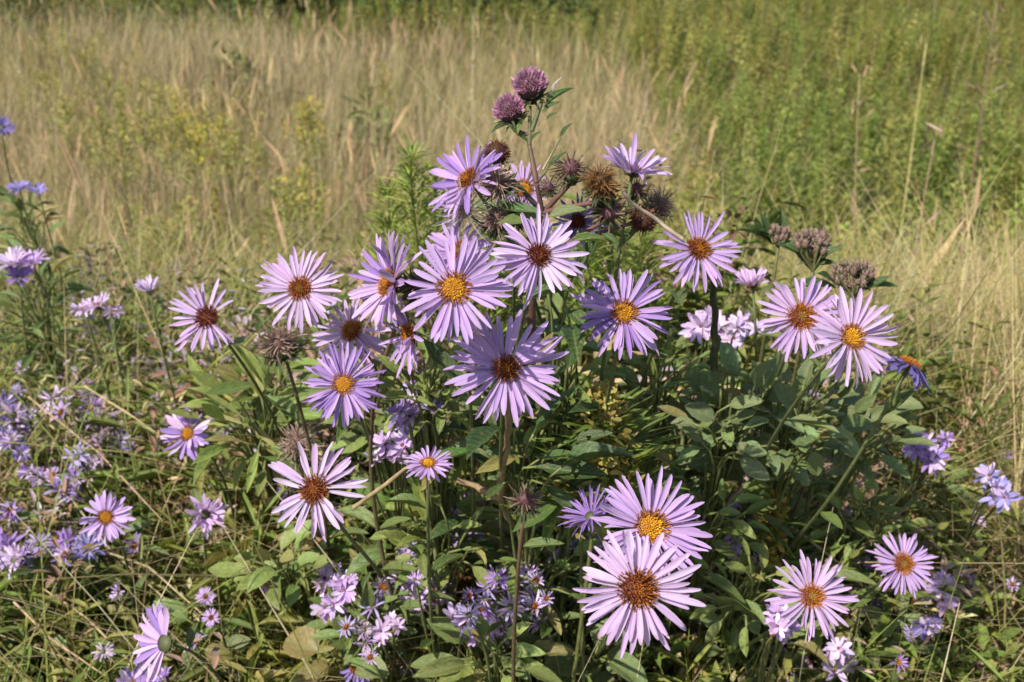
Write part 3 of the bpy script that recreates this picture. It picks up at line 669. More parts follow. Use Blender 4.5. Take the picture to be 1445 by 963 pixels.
cluster('blossoms crumpled beside the large overlapping aster pair', 1022, 770, 18, 16, 5, PALE, r=12)
cluster('pale violet blossoms on the leafy weed with rounded leaves', 1044, 648, 14, 18, 5, PALE, r=13)
cluster('lilac wilted blossoms below the aster on the pale stem', 988, 462, 24, 16, 6, PINK, d=.8, r=16)
cluster('faded lilac blossoms behind the rust-centred flowers', 1052, 470, 18, 12, 4, PALE, d=.85, r=14)
cluster('violet and white blossoms at the edge of the straw grass', 1314, 634, 24, 18, 8, VIOLET, d=.85, r=14)
cluster('blue and lilac blossoms standing in the straw grass', 1412, 690, 20, 20, 6, (.34, .30, .62), d=.85, r=14)
cluster('lilac blossoms around the base of the golden-centred aster', 1316, 832, 20, 16, 6, LILAC, z=.72, r=14)
cluster('dark indigo blossoms low in shadow beside broad leaves', 1308, 888, 14, 12, 4, BLUE, z=.70, r=13)
cluster('lilac blossoms low under the crowded-petal aster', 1180, 932, 16, 18, 5, PALE, z=.72, r=14)
cluster('crowded petals of small blossoms touching the rust-centred low aster', 1112, 868, 20, 26, 6, LILAC, d=.62, r=15)
cluster('blossoms in violet shade below the half-hidden aster', 600, 590, 44, 18, 8, VIOLET, d=.66, r=16)
cluster('lilac blossoms at the side of the narrow-petalled violet aster', 545, 620, 24, 26, 7, LILAC, d=.70, r=15)
cluster('blossoms low by the fan-shaped aster', 200, 955, 34, 12, 6, VIOLET, z=.72, r=16)

# ------------------------------------------------------------------ bud heads, seed heads
def bristles(m, n, Rr, l, w, cap, c0, c1, jit=.25, curl=0., flat=1., upb=0.):
    """n strips over a dome of half-angle cap; local +Z is up"""
    for k in range(n):
        ph = cap * math.sqrt((k + .5) / n); a = k * 2.39996
        d = Vector((math.sin(ph) * math.cos(a), math.sin(ph) * math.sin(a), math.cos(ph) * flat))
        p = d * Rr; dd = (d.normalized() + Vector((U(-jit, jit), U(-jit, jit), U(-jit, jit) + upb))).normalized()
        ll = l * U(.7, 1.25); cv = Vector((U(-1, 1), U(-1, 1), U(-1, 1))) * curl * ll
        sd = dd.cross(Vector((U(-1, 1), U(-1, 1), U(-1, 1)))).normalized()
        a0, a1 = vary(c0, .25), vary(c1, .3)
        m.strip([p * .7, p + dd * ll * .4 + cv * .3, p + dd * ll * .75 + cv * .8, p + dd * ll + cv * 1.6], [w * .7, w, w * .9, w * .25], sd, a0, a1)
def dome(m, Rr, col, flat=1., bot=-.9):
    vs = []; ph = [0.01, .5, 1.0, 1.5, 2.0, 2.5]
    m.tube([(0, 0, Rr * flat * math.cos(p)) for p in reversed(ph)], [Rr * math.sin(p) for p in reversed(ph)], col, 10)
def head_part(parent, name, p, nrm, fn, material=M_ATTR):
    m = MB(); fn(m); B = basis(nrm).to_4x4(); B.translation = p
    return link(name, m.mesh(name, material), parent, mtx=B)
def bud_purple(Rr):
    def f(m):
        dome(m, Rr * .70, (.10, .05, .06)); bristles(m, 230, Rr * .70, Rr * .26, Rr * .10, 1.75, (.34, .13, .21), (.66, .37, .55), .35, -.1, 1., .9)
    return f
def bud_brown(Rr):
    def f(m):
        dome(m, Rr * .8, (.09, .035, .02)); bristles(m, 170, Rr * .76, Rr * .28, Rr * .09, 1.9, (.10, .035, .02), (.20, .085, .045), .2)
    return f
def bud_spiky(Rr):
    def f(m):
        dome(m, Rr * .45, (.16, .07, .08), 1.2); bristles(m, 70, Rr * .4, Rr * .8, Rr * .09, 2.3, (.17, .09, .07), (.26, .20, .13), .35, .15)
    return f
def seed_curly(Rr):
    def f(m):
        dome(m, Rr * .45, (.12, .06, .02)); bristles(m, 240, Rr * .42, Rr * .55, Rr * .06, 2.0, (.13, .06, .02), (.30, .15, .05), .6, .45)
    return f
def seed_fluff(Rr, c=(.62, .60, .55)):
    def f(m):
        dome(m, Rr * .25, (.25, .20, .13)); bristles(m, 110, Rr * .2, Rr * .95, Rr * .028, 2.2, (.45, .40, .32), c, .35, .2)
    return f
def seed_pink(Rr):
    def f(m):
        dome(m, Rr * .4, (.20, .12, .10)); bristles(m, 170, Rr * .38, Rr * .6, Rr * .06, 2.2, (.26, .16, .12), (.44, .32, .27), .6, .4)
    return f
def bracts(Rr, n=34):
    def f(m):
        for k in range(n):
            a = k * 2.39996; d = Vector((math.cos(a), math.sin(a), 0)); z = -Rr * U(.45, .95); o = Rr * U(.9, 1.5)
            m.strip([d * Rr * .2 + Vector((0, 0, z)), d * o * .6 + Vector((0, 0, z * .8)), d * o + Vector((0, 0, z * .8 + Rr * U(-.3, .5)))], [Rr * .22, Rr * .2, Rr * .03], Vector((-d.y, d.x, 0)), vary((.06, .085, .03)), vary((.09, .11, .05)))
        m.tube([(0, 0, -Rr), (0, 0, -Rr * .3)], [Rr * .2, Rr * .6], (.06, .085, .03), 8)
    return f

def build_central():
    d = .575; J = at(752, 345, .60); b = root_of(at(735, 345, .60), .22, .0)
    t = thing('budding_aster', 'tall budding aster stem topped with two purple bud heads and brown seed heads', 'plant', b)
    def loc(px, py, dd=d): return at(px, py, dd) - b
    m = MB()
    RED, GR = (.14, .07, .055), (.10, .12, .05)
    j = J - b
    m.tube(bez(Vector((0, 0, -.02)), Vector((0, -.02, .25)), j - Vector((0, -.03, .16)), j, 14), [.0032 - .0009 * i / 14 for i in range(15)], (.12, .10, .05), 7, RED)
    main = link('stem', m.mesh('stem', M_STEM), t)
    def branch(p0, p1, r=.0014, c0=RED, c1=GR, bow=(0, 0)):
        mm = MB(); a, c = loc(*p0), loc(*p1); mid = (a + c) / 2 + RIGHT * bow[0] + UP * bow[1]
        mm.tube(bez(a, a * .5 + mid * .5, mid * .5 + c * .5, c, 8), [r * (1.15 - .4 * i / 8) for i in range(9)], c0, 6, c1); return link('branch', mm.mesh('branch', M_STEM), t)
    branch((752, 345, .60), (765, 300, .585), .0017, RED, RED); branch((765, 300, .585), (757, 258), .0015, RED, RED); branch((757, 258), (747, 205), .0014, RED, (.14, .11, .06))
    branch((747, 205), (748, 150), .0012, (.14, .11, .06), GR); branch((747, 190), (722, 170), .0010, RED, GR, (-.003, -.004)); branch((750, 185), (766, 140), .0012, GR, GR)
    branch((765, 300, .585), (712, 240, .57), .0014, (.07, .06, .04), (.08, .07, .04)); branch((768, 298, .585), (803, 262), .0014, RED, RED); branch((768, 300, .585), (842, 285, .57), .0016, RED, RED)
    branch((842, 285, .57), (845, 272, .565), .0013, RED, RED); branch((758, 330, .59), (690, 290, .575), .0013); branch((800, 345, .6), (870, 300, .59), .0014, RED, RED); branch((840, 330, .6), (905, 312, .6), .0012, RED, RED)
    branch((870, 300, .6), (897, 262, .6), .0013, RED, RED); branch((880, 300, .6), (925, 292, .61), .0011, RED, RED)
    branch((757, 258), (772, 240), .0008, RED, GR); branch((766, 240), (791, 195), .0006, (.3, .25, .15), (.14, .16, .06))
    def h(name, px, py, r, fn, nrm, dd=d, br=True, lab=None):
        Rr = r * dd / FPX; o = head_part(t, name, loc(px, py, dd), scr(nrm), fn(Rr))
        if lab: o['label'] = lab
        if br: head_part(o, 'bracts', Vector(), Vector((0, 0, 1)), bracts(Rr * .9))
    h('bud_head', 748, 122, 29, bud_purple, (-.15, .8, .55), lab='larger purple bud head at the top')
    h('bud_head', 719, 156, 26, bud_purple, (-.35, .75, .55), lab='smaller pink purple bud head')
    h('bud_head', 701, 217, 20, bud_brown, (-.1, .9, .4), lab='smooth brown dome seed head')
    h('seed_head', 700, 256, 28, seed_pink, (-.4, .5, .8), .57, lab='shaggy beige spent flower head')
    h('bud_head', 806, 238, 27, bud_spiky, (-.1, .95, .4), lab='spiky reddish bud')
    h('seed_head', 848, 258, 28, seed_curly, (.1, .5, .9), .565, lab='dried brown seed head with curly bristles')
    h('seed_head', 860, 300, 26, bud_spiky, (.3, -.3, .8), .575, lab='drooping pinkish spent head')
    h('bud_head', 898, 268, 20, bud_spiky, (.1, .9, .2), .60)
    h('seed_head', 932, 288, 25, seed_pink, (.4, .5, .6), .61, lab='curled grey violet wilted head')
    h('seed_head', 908, 311, 20, bud_brown, (.2, -.5, .8), .60, lab='brown wilted head hanging low')
    h('seed_head', 656, 298, 40, seed_fluff, (-.2, .6, .8), .575, False, lab='white silky seed fluff')
    h('seed_head', 700, 310, 26, seed_pink, (0, .6, .8), .58)
    h('bud_head', 774, 265, 16, bud_spiky, (.1, .8, .6), .60)
    h('seed_head', 730, 300, 22, bud_spiky, (.2, .4, .9), .59)
    def lf(px0, py0, px1, py1, w, col, dd=d, sh='lance'):
        a, c = loc(px0, py0, dd), loc(px1, py1, dd - .005); l = (c - a).length
        put_leaf(t, a, c - a, l, w * dd / FPX, col, sh, nrm=scr((U(-.5, .2), .6, .8)))
    for a in ((772, 240, 797, 213, 9, G_DARK), (748, 203, 715, 178, 12, G_DARK), (748, 200, 762, 185, 9, G_DARK), (768, 152, 803, 118, 11, G_DARK), (765, 158, 790, 142, 10, G_DARK),
              (790, 195, 806, 173, 8, G_DARK), (700, 290, 765, 302, 20, G_DARK), (770, 305, 700, 318, 22, G_MID), (770, 308, 826, 292, 20, G_GREY), (850, 330, 872, 342, 10, G_DARK),
              (770, 340, 735, 385, 14, G_DARK), (800, 345, 860, 330, 14, G_MID), (720, 175, 692, 182, 8, G_DARK), (745, 160, 728, 190, 9, G_MID), (770, 170, 785, 158, 8, G_DARK)):
        lf(*a)
    lf(780, 132, 788, 108, 5, (.62, .58, .60))
build_central()

def lone_head(name, label, px, py, r, fn, nrm, d=None, z=.71, cat='seed head', leaves=3):
    if d is None: p, d = on_level(px, py, z)
    else: p = at(px, py, d)
    n = scr(nrm); b = root_of(p, .12); t = thing(name, label, cat, b); Rr = r * d / FPX
    add_stem(t, b, p - n * Rr * .4, n, leaves=leaves, lcol=G_MID, lsize=.04, col2=(.13, .08, .05), r=.0014)
    o = head_part(t, 'seed_head', p - b, n, fn(Rr)); head_part(o, 'bracts', Vector(), Vector((0, 0, 1)), bracts(Rr * .9))
lone_head('spent_aster', 'dark closed aster bud among dark leaves beside the woody stem', 741, 706, 24, bud_spiky, (.1, .8, .6), .60)
lone_head('spent_aster', 'brown dried flower burst with radiating bristles over pink-lilac blossoms', 660, 812, 52, seed_curly, (0, .7, .7))
lone_head('spent_aster', 'shaggy dark green-brown seed head behind the side-facing asters', 592, 405, 30, bud_spiky, (.5, .4, .7), .585)
lone_head('spent_aster', 'pinkish brown withered flower beneath the round lilac aster', 395, 482, 34, seed_pink, (-.2, .8, .5), .72)
lone_head('spent_aster', 'withered brown blossom at the edge of the rounded leaves', 1152, 655, 20, seed_pink, (.2, .7, .7), .78)
lone_head('spent_aster', 'rosy withered flower head between the narrow-petalled aster and ragged aster', 420, 625, 30, seed_pink, (0, .8, .6), .80)

def bud_cluster(label, px, py, w, h, n, d):
    c = at(px, py, d); b = root_of(c, .12); t = thing('bud_cluster', label, 'buds', b)
    m = MB()
    for k in range(n):
        a = k * 2.39996; rr = math.sqrt((k + .5) / n)
        p = at(px + w * rr * math.cos(a), py + h * rr * math.sin(a), d * (1 + U(-.02, .02))); n_ = scr((.5 * rr * math.cos(a), .8 - .3 * rr * math.sin(a), .4)); s = U(3.2, 5.4) * d / FPX
        fk = at(px, py + h * 1.9, d) - b; m.tube(bez(fk, fk * .6 + (p - b) * .4, p - b - n_ * .008, p - b, 5), [.0007] * 6, (.15, .15, .06), 5)
        def f(q, s=s):
            q.tube([(0, 0, -s * 1.4), (0, 0, -s * .6), (0, 0, s * .4), (0, 0, s * 1.3)], [s * .3, s * .95, s * .9, s * .35], vary((.17, .12, .07)), 7, vary((.30, .19, .17)))
            bristles(q, 9, s * .7, s * 1.1, s * .35, 1.2, (.22, .13, .09), (.40, .28, .26), .5)
        head_part(t, 'bud', p - b, n_, f)
    m.tube(bez(Vector(), Vector((0, 0, .12)), fk - Vector((0, 0, .08)), fk, 8), [.0018 - .0006 * i / 8 for i in range(9)], (.13, .13, .05), 6)
    link('stem', m.mesh('stem', M_STEM), t)
    for k in range(6):
        q = at(px + U(-w, w), py + h * U(.6, 2.), d); put_leaf(t, q - b, RIGHT * U(-1, 1) + UP * U(-.2, .6) - FWD * U(0, .5), U(.018, .03), .007, G_DARK)
bud_cluster('dense pinkish brown bud cluster standing against the green meadow weeds', 1147, 346, 29, 20, 34, .74)
bud_cluster('pinkish brown bud cluster over the two overlapping asters, dark leaves below', 1204, 388, 32, 18, 34, .70)
bud_cluster('few small brown buds on dark bracts beside the dense bud cluster', 1098, 330, 14, 10, 9, .76)

# ------------------------------------------------------------------ woody stems and dry stalks
def stalk(label, pts, r, col, name='dry_stalk', d0=None):
    P = [at(*p) for p in pts]; b = P[0].copy(); t = None
    m = MB(); Q = []
    for i in range(len(P) - 1):
        for k in range(4): Q.append(P[i].lerp(P[i + 1], k / 4) - b)
    Q.append(P[-1] - b); Q = [q + Vector((U(-1, 1), U(-1, 1), U(-1, 1))) * r * .35 for q in Q]
    m.tube(Q, [r * U(.85, 1.15) * (1.1 - .45 * i / len(Q)) for i in range(len(Q))], col, 7)
    o = link(name, m.mesh(name, M_STEM), loc=b); tag(o, label, 'stalk', 'dry stalks'); return o
stalk('long pale dry stalk reaching from the brown seed head to an aster', [(962, 336, .595), (925, 310, .59), (898, 292, .58), (878, 272, .57)], .0011, (.50, .40, .28))
stalk('woody tan stem with a knot under the spiky brown-centred aster', [(760, 800, .80), (742, 762, .75), (716, 728, .70), (704, 700, .67), (710, 665, .64), (716, 620, .60), (716, 560, .53)], .0024, (.26, .18, .10), 'woody_stem')
stalk('short tan side twig branching off the woody stem', [(704, 702, .672), (680, 692, .67), (645, 676, .67)], .0022, (.30, .20, .12))
stalk('curved tan twig beside the small aster tipped upward', [(500, 715, .66), (535, 690, .64), (572, 662, .63), (600, 648, .63)], .0014, (.32, .24, .13))
stalk('straight grey-tan dead stalk right of the overlapping aster pair', [(990, 775, .80), (1015, 735, .78), (1055, 675, .76)], .0026, (.30, .22, .17))
stalk('dark upright stem below the aster on the pale stalk', [(1009, 520, .70), (1008, 450, .67), (1006, 385, .615)], .0024, (.05, .06, .03))
for k, p in enumerate([[(40, 560, 1.02), (140, 640, .98), (230, 735, .94)], [(120, 545, 1.05), (190, 590, 1.0), (238, 622, .97)], [(90, 690, .95), (150, 770, .92), (260, 870, .88)], [(150, 780, .90), (210, 800, .9), (300, 880, .86)], [(20, 850, .88), (70, 900, .86), (150, 955, .84)], [(180, 930, .86), (120, 870, .88), (60, 830, .9)]]):
    stalk('thin tan dead stalk lying slanted across the low weeds', p, .0009, vary((.36, .27, .15)))
for k, p in enumerate([[(1190, 800, .85), (1120, 745, .84), (1060, 720, .86)], [(1230, 640, .95), (1180, 690, .92), (1120, 730, .88)], [(1300, 900, .85), (1350, 880, .86), (1420, 820, .9)], [(1060, 800, .82), (1090, 750, .84), (1150, 700, .88)], [(1010, 690, .85), (950, 720, .85), (1030, 650, .88)][:2]]):
    stalk('thin tan dead stalk lying across weeds below the rounded leaves', p, .0010, vary((.33, .24, .14)))

# ------------------------------------------------------------------ broad-leaved weeds, each leaf a part
def leafy_weed(label, px, py, w, h, n, d, lsize, shape='oval', col=G_GREY, asp=.55, updir=.5):
    d = d * 1.06; c = at(px, py, d); x, y = c.x, c.y + .10; b = Vector((x, y, gz(x, y))); t = thing('broadleaf_weed', label, 'weed', b)
    m = MB(); H = c - b
    for k in range(n):
        a = k * 2.39996; rr = math.sqrt((k + .5) / n)
        p = at(px + w * rr * math.cos(a) + U(-8, 8), py + h * rr * math.sin(a) + U(-8, 8), d * U(.95, 1.05)) - b
        out = RIGHT * math.cos(a) * rr + UP * (-math.sin(a) * rr * .6) + Vector((U(-.5, .5), U(-.6, .2), U(-.1, updir)))
        l = lsize * U(.45, .85)
        fk = H * U(.62, .85) + Vector((0, .015, 0)); m.tube(bez(fk, fk * .7 + p * .3 + Vector((0, 0, .01)), p - out.normalized() * .02, p, 6), [.0011 - .0004 * i / 6 for i in range(7)], (.16, .18, .06), 5)
        put_leaf(t, p, out, l, l * asp * U(.7, 1.2), vary(col, .2) if random.random() < .88 else (.28, .24, .08), shape, nrm=Vector((U(-.7, .4), U(-.9, .1), 1)))
    m.tube([Vector(), H * .3 + Vector((0, .012, 0)), H * .6 + Vector((0, .015, 0)), H * .85 + Vector((0, .015, 0))], [.0022, .002, .0017, .0013], (.14, .15, .05), 6)
    link('stem', m.mesh('stem', M_STEM), t)
leafy_weed('broad-leaved weed with rounded grey-green leaves under the overlapping asters', 1120, 590, 75, 70, 56, .70, .030, 'oval', (.17, .22, .085))
leafy_weed('grey-green weed with one large oval leaf beside dark stem', 1030, 590, 60, 70, 40, .68, .030, 'oval', (.17, .22, .085))
leafy_weed('grey-green weed spreading beneath the dark violet aster', 1215, 600, 60, 50, 30, .74, .029)
leafy_weed('low rounded-leaf weed beside the shaded violet aster', 975, 640, 44, 50, 28, .72, .028)
leafy_weed('bright broad leaves below the overlapping leafy weed', 1130, 690, 50, 26, 8, .82, .036, col=G_LIGHT)
leafy_weed('round lobed leaves under the largest pale aster', 845, 925, 34, 28, 7, .72, .042, 'round', G_GREY, .9)
leafy_weed('large flat leaf group beside the rust-domed violet blossom', 485, 925, 30, 26, 5, .74, .046, 'round', G_GREY, .75)
leafy_weed('long bright leaves between the wilted blossoms and largest aster', 700, 925, 60, 36, 18, .68, .040, 'oval', G_LIGHT, .38)
leafy_weed('broad leaves low under the crowded-petal aster', 1070, 905, 60, 36, 14, .76, .040, 'oval', G_GREY, .45)
leafy_weed('leaves folded upright above the brown dried burst', 560, 755, 40, 40, 8, .76, .042, 'oval', G_MID, .45)
leafy_weed('bright green leafy weed below the ragged pale aster', 400, 800, 65, 30, 24, .78, .032, 'oval', G_LIGHT, .6)
leafy_weed('fresh green long-leaved weed left of the narrow-petalled violet aster', 355, 595, 65, 70, 40, .82, .050, 'lance', (.24, .31, .07), .26)
leafy_weed('yellow-green leafy weed below the withered pink flower', 385, 545, 50, 45, 28, .86, .038, 'oval', (.17, .22, .05), .5)
leafy_weed('dark leafy weed carrying the bunched asters', 40, 440, 60, 70, 44, 1.15, .045, 'lance', G_MID, .3)
leafy_weed('dark leafy stalk under the blue-violet asters in straw grass', 35, 325, 36, 50, 30, 1.3, .044, 'lance', G_MID, .3)
leafy_weed('upright pale-leaved weed by tan stalks and small yellow-centred aster', 110, 840, 50, 40, 12, .90, .035, 'lance', G_GREY, .4)
leafy_weed('broad green leaf pair near the fan-shaped aster', 275, 905, 44, 30, 9, .84, .036, 'oval', G_GREY, .5)
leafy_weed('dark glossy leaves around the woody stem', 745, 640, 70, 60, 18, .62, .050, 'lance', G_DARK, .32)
leafy_weed('sunlit lance leaves right of the woody stem', 800, 680, 50, 40, 10, .66, .046, 'lance', G_MID, .30)
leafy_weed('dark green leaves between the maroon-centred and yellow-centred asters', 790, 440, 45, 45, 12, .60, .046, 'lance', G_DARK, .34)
leafy_weed('grey-green leaves among the small violet blossoms', 610, 610, 50, 40, 14, .66, .036, 'lance', G_GREY, .32)
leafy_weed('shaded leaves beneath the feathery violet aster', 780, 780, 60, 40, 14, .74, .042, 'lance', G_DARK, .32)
leafy_weed('leaves by the golden-centred smaller aster', 1240, 900, 60, 36, 12, .80, .032, 'oval', G_GREY, .5)
leafy_weed('leafy stems around the straw grass edge blossoms', 1330, 690, 30, 40, 10, .92, .034, 'oval', G_MID, .5)

# ------------------------------------------------------------------ goldenrod plants
def goldenrod(label, px, py, d, hgt_px, plume=None, fol=(.13, .18, .035), dens=90, lw=.0035, ll=.035, group='goldenrod plants', hw=1.):
    top = at(px, py, d); x, y = top.x + U(-.03, .03), top.y + U(-.02, .04); b = Vector((x, y, gz(x, y)))
    t = thing('goldenrod', label, 'plant', b, group); H = top - b
    m = MB(); pts = bez(Vector(), Vector((0, 0, H.z * .4)), H - Vector((0, 0, H.z * .3)), H, 10); m.tube(pts, [.0022 - .0012 * i / 10 for i in range(11)], (.12, .13, .04), 5)
    link('stem', m.mesh('stem', M_STEM), t)
    f = MB(); vis = hgt_px * d / FPX
    for k in range(dens):
        z = H.z - vis * U(0.0, 1.) ; s = z / H.z; q = pts[min(10, max(0, int(s * 10)))]; p = Vector((q.x, q.y, z))
        rr = (.15 + .85 * (H.z - z) / vis) * .045 * hw * U(0, 1); a = U(0, 6.28); p = p + Vector((math.cos(a) * rr, math.sin(a) * rr, 0))
        dd = Vector((math.cos(a), math.sin(a), U(.2, 1.3))).normalized(); l = ll * U(.6, 1.2); sd = dd.cross(Vector((U(-.4, .4), U(-.4, .4), 1))).normalized()
        c = vary(fol, .3); f.strip([p, p + dd * l * .5, p + dd * l - Vector((0, 0, l * .15))], [lw * .6, lw, lw * .1], sd, c)
    link('foliage', f.mesh('foliage', M_ATTR), t)['kind'] = 'stuff'
    if plume:
        g = MB(); pw, ph, col, n = plume
        for k in range(n):
            z = ph * U(0, 1); rr = pw * (1 - z / ph * .75) * U(.0, 1); a = U(0, 6.28)
            p = H + Vector((math.cos(a) * rr, math.sin(a) * rr, z - ph * .7 - rr * .25)); s = U(.0020, .0040) if d < 1.5 else U(.0024, .0042)
            dd = Vector((U(-1, 1), U(-1, 1), U(0, 1.2))).normalized(); sd = dd.cross(Vector((U(-1, 1), U(-1, 1), U(-1, 1)))).normalized()
            c = vary(col, .3); g.strip([p, p + dd * s, p + dd * s * 2], [s * .5, s * 1.1, s * .3], sd, c); g.strip([p, p + sd * s, p + sd * s * 1.6], [s * .4, s, s * .3], dd, c)
        link('plume', g.mesh('plume', M_ATTR), t)['kind'] = 'stuff'
for lab, px, py, d, hp in (('feathery green goldenrod plume tip beside the violet side-facing aster', 578, 215, .92, 190), ('feathery green goldenrod left of the white seed fluff', 612, 240, .98, 180), ('short yellow-green goldenrod shoot behind the fanned aster', 548, 262, 1.0, 170),
                           ('feathery green goldenrod behind the yellow-centred shaded aster', 862, 318, .90, 150), ('feathery goldenrod shoot between seed heads and long pale stalk', 905, 330, .95, 140), ('low feathery goldenrod behind the maroon-centred aster', 830, 345, .88, 160), ('feathery goldenrod shoot under the round lilac aster pair', 690, 330, .9, 180),
                           ('fine-leaved goldenrod behind shaded yellow-centred aster stem', 930, 420, .95, 150)):
    goldenrod(lab, px, py, d, hp, None, (.24, .29, .055), 300, .0022, .022, 'leafy goldenrod shoots behind the asters', .6)
goldenrod('goldenrod gone pale yellow-green right of the woody stem', 848, 588, .66, 100, (.030, .060, (.44, .36, .10), 800), dens=160)
goldenrod('second pale goldenrod spray beside the dark leaves', 822, 650, .68, 80, (.022, .05, (.42, .35, .10), 420), dens=120)
goldenrod('yellowing goldenrod spray under the leafy weed', 1090, 730, .80, 70, (.02, .07, (.40, .30, .06), 300), dens=60)
i = 0
for px, py, d in ((262, 172, 3.0), (290, 160, 3.1), (312, 176, 2.9), (276, 190, 2.8), (236, 178, 3.0), (200, 170, 3.1), (170, 190, 2.9), (140, 165, 3.2), (152, 110, 3.8), (205, 120, 3.7), (130, 62, 4.8), (143, 50, 5.0), (120, 80, 4.6), (425, 156, 3.1), (436, 151, 3.15), (330, 200, 2.8), (400, 268, 2.2), (425, 250, 2.3), (220, 330, 1.9), (180, 300, 2.1), (262, 300, 2.0), (555, 285, 1.9), (985, 262, 2.3), (945, 285, 2.2), (1000, 310, 2.0), (60, 110, 3.8), (90, 150, 3.3)):
    bright = px in (425, 436) or 160 < py < 195 and 240 < px < 320
    goldenrod('goldenrod with bright yellow plume in the straw meadow grass' if bright else 'goldenrod with dull yellow-green plume in the straw meadow grass', px, py, d, 80, (.085, .10, (.52, .42, .06) if bright else (.40, .35, .09), 130), (.25, .25, .065), 70, .005, .045, 'yellow goldenrods in the meadow', 1.6)

# ------------------------------------------------------------------ tall dead weeds and shrubs in the meadow
def dead_weed(label, px, py_top, py_bot, d, r=.004, col=(.30, .20, .13), lean=20, tufts=26):
    a, c = at(px, py_bot, d), at(px + lean, py_top, d); x, y = a.x, a.y; b = Vector((x, y, gz(x, y))); t = thing('dead_weed', label, 'weed', b, 'tall dead weeds in the meadow')
    m = MB(); H = c - b; pts = bez(Vector(), Vector((0, 0, H.z * .4)), H * .7, H, 10); m.tube(pts, [r * (1 - .6 * i / 10) for i in range(11)], col, 6); link('stem', m.mesh('stem', M_STEM), t)
    f = MB()
    for k in range(tufts):
        p = pts[random.randint(4, 10)] + Vector((U(-.02, .02), U(-.02, .02), U(-.03, .03))); dd = Vector((U(-1, 1), U(-1, 1), U(.0, 1.5))).normalized(); l = U(.02, .05)
        f.strip([p, p + dd * l * .5, p + dd * l], [.002, .005, .001], dd.cross(Vector((0, U(-1, 1), 1))).normalized(), vary(col, .3))
    link('dried_leaves', f.mesh('dried_leaves', M_DRY), t)
dead_weed('tall brown dead weed bending over in the green weeds', 1235, 105, 240, 2.3, .0026, (.34, .23, .14), -22)
dead_weed('pale yellow straw stalk sticking out of green weeds', 1302, 62, 130, 2.9, .0028, (.55, .48, .20), 5, 6)
dead_weed('dark brown dead weed at the far edge of green weeds', 1404, 5, 90, 3.0, .003, (.26, .16, .12), 3, 40)
dead_weed('pinkish dry weed rising from the straw grass edge', 1290, 190, 330, 1.9, .002, (.40, .27, .20), 30, 16)
dead_weed('pale grass seed stalk taller than the straw grass behind the buds', 665, 20, 120, 4.2, .004, (.50, .40, .25), 3, 20)

def shrub(label, x, y, w, h, n, col):
    b = Vector((x, y, gz(x, y))); t = thing('shrub', label, 'shrub', b, 'dark shrubs along the far edge of the meadow')
    m = MB(); f = MB()
    for s in range(7):
        a = s * 2.4; e = Vector((math.cos(a) * w * .6, math.sin(a) * w * .5, h * U(.6, .9))); m.tube(bez(Vector(), Vector((0, 0, h * .3)), e * .7, e, 6), [.010 - .001 * i for i in range(7)], (.12, .09, .05), 5)
    for k in range(n):
        a = U(0, 6.28); r = math.sqrt(U(0, 1)); z = h * (U(.12, 1) ** .8) * (1.08 - .45 * r * r) * (1 + .12 * math.sin(a * 3 + x)); p = Vector((math.cos(a) * r * w, math.sin(a) * r * w * .8, z))
        dd = Vector((U(-1, 1), U(-1, 1), U(-.2, 1))).normalized(); l = U(.03, .055); sd = dd.cross(Vector((U(-1, 1), U(-1, 1), 1))).normalized(); c = vary(col, .3)
        f.strip([p, p + dd * l * .5, p + dd * l], [.006, l * .42, .004], sd, c)
    link('stems', m.mesh('stems', M_STEM), t); link('foliage', f.mesh('foliage', M_ATTR), t)
for lab, px, d, w, h in (('dark green shrub at the far meadow edge beyond the dry grass', 20, 6.6, .5, .62), ('dark green shrub at the far meadow edge beyond the dry grass', 330, 6.9, .7, .62), ('dark green shrub at the far meadow edge beyond the dry grass', 620, 6.7, .6, .64), ('dark green shrub at the far meadow edge beyond the dry grass', 720, 6.6, .5, .60), ('dark green shrub at the far meadow edge beyond the dry grass', 420, 6.8, .4, .55)):
    shrub(lab, (px - 722.5) / FPX * d, d, w, h, 2600, (.10, .14, .035))
for px, py, d, w, h in ((515, 105, 3.9, .12, .30), (330, 72, 4.9, .14, .31)):
    p = at(px, py, d); shrub('small dark bushy weed poking through the dry grass', p.x, p.y, w, h, 260, (.18, .21, .06))

leafy_weed('yellow-green leafy weed between the woody stem and small violet blossoms', 640, 720, 60, 45, 26, .76, .034, 'lance', (.26, .30, .06), .34)
leafy_weed('yellow-green leaves in front of pale goldenrod sprays', 830, 690, 60, 40, 24, .70, .032, 'lance', (.25, .30, .06), .34)
leafy_weed('bright leaves between the ragged aster and flat lilac bunch', 540, 820, 60, 40, 20, .80, .032, 'oval', (.22, .28, .065), .42)
leafy_weed('bright narrow leaves below the half-hidden aster group', 560, 690, 50, 40, 20, .80, .034, 'lance', (.22, .28, .06), .34)

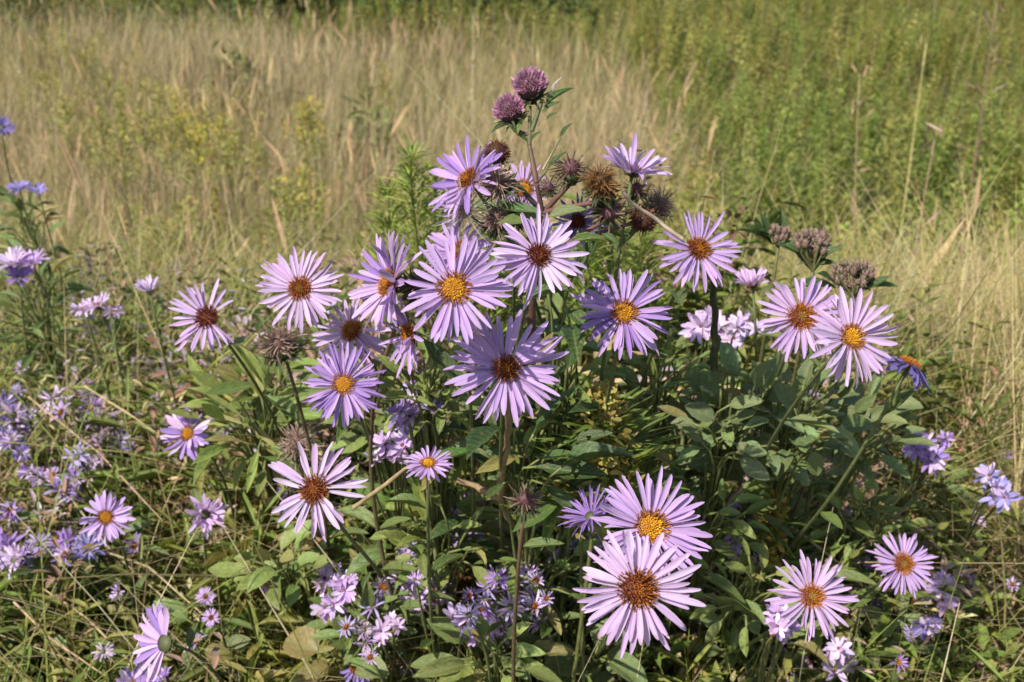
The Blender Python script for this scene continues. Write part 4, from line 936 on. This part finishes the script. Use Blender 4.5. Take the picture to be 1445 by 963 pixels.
# ------------------------------------------------------------------ faded little asters all through the weeds
def faded(label, group, x0, x1, y0, y1, n, cols, r=(11, 19), z=(.73, .78)):
    for k in range(n):
        small_aster(label, U(x0, x1), U(y0, y1), U(*r), (U(-.6, .6), U(.1, .8), U(.4, 1)), z=U(*z), col=random.choice(cols), col_b=random.choice(cols), disc=random.choice((None, None, 'brown', 'gold')), n=14, lift=U(5, 45), lvar=26, curl=.45, group=group)
FADE = [PALE, LILAC, VIOLET, (.50, .38, .48), (.44, .36, .62)]
faded('faded little aster in the lilac drift beside slanting tan stalks', 'lilac drift beside slanting stalks', 0, 130, 545, 800, 26, FADE, (13, 25), (.71, .75))
faded('faded little aster mixed with brown sprays between grass blades', 'faded asters in the grassy weeds', 130, 420, 520, 930, 16, FADE, (10, 20), (.70, .73))
faded('wilting little aster crowded around the brown dried burst', 'wilting asters round the dried burst', 560, 790, 775, 890, 26, FADE, (14, 25), (.77, .81))
faded('wilting little aster near broad leaves left of the dried burst', 'wilting asters near broad leaves', 440, 560, 780, 930, 9, FADE, (13, 22), (.75, .78))
faded('little violet aster in the shade behind the large overlapping pair', 'violet asters behind the large pair', 760, 860, 690, 790, 9, [VIOLET, BLUE, LILAC], (13, 20), (.80, .83))
faded('little faded aster between dead stalks and rounded leaves', 'faded asters among dead stalks', 985, 1100, 610, 800, 14, FADE, (11, 19), (.76, .80))
faded('little faded aster on the weeds under the overlapping asters', 'faded asters under the overlapping pair', 960, 1230, 430, 560, 8, FADE, (10, 16), (.80, .84))
faded('little faded aster low beside the straw grass', 'faded asters low beside straw grass', 1180, 1430, 640, 940, 16, FADE, (10, 20), (.68, .72))
faded('little violet aster tucked behind the narrow-petalled and side-facing asters', 'violet asters behind the side-facing ones', 500, 640, 500, 660, 10, [VIOLET, LILAC, PALE], (12, 18), (.84, .87))

for lab, px, py, d in (('small-leaved green weed under the big yellow-centred aster', 600, 540, .62), ('small-leaved weed between the spiky-centred and shaded asters', 800, 570, .64), ('small-leaved weed below the upward-tipped little aster', 620, 760, .70),
                       ('small-leaved weed filling the gap right of the woody stem', 760, 800, .70), ('small-leaved weed beside the large overlapping pair', 1010, 720, .72), ('small-leaved weed between the dried burst and broad leaf', 520, 870, .74),
                       ('small-leaved weed left of the crowded-petal aster', 1050, 840, .72), ('small-leaved weed below the drooping half-hidden aster', 540, 580, .70), ('small-leaved weed under the aster with the long pale stalk', 930, 540, .70), ('small-leaved weed right of the crowded-petal aster', 1220, 740, .78)):
    leafy_weed(lab, px, py, 60, 55, 40, d, .026, random.choice(('lance', 'oval')), random.choice(((.17, .23, .055), (.22, .27, .065), (.14, .20, .05))), .38)
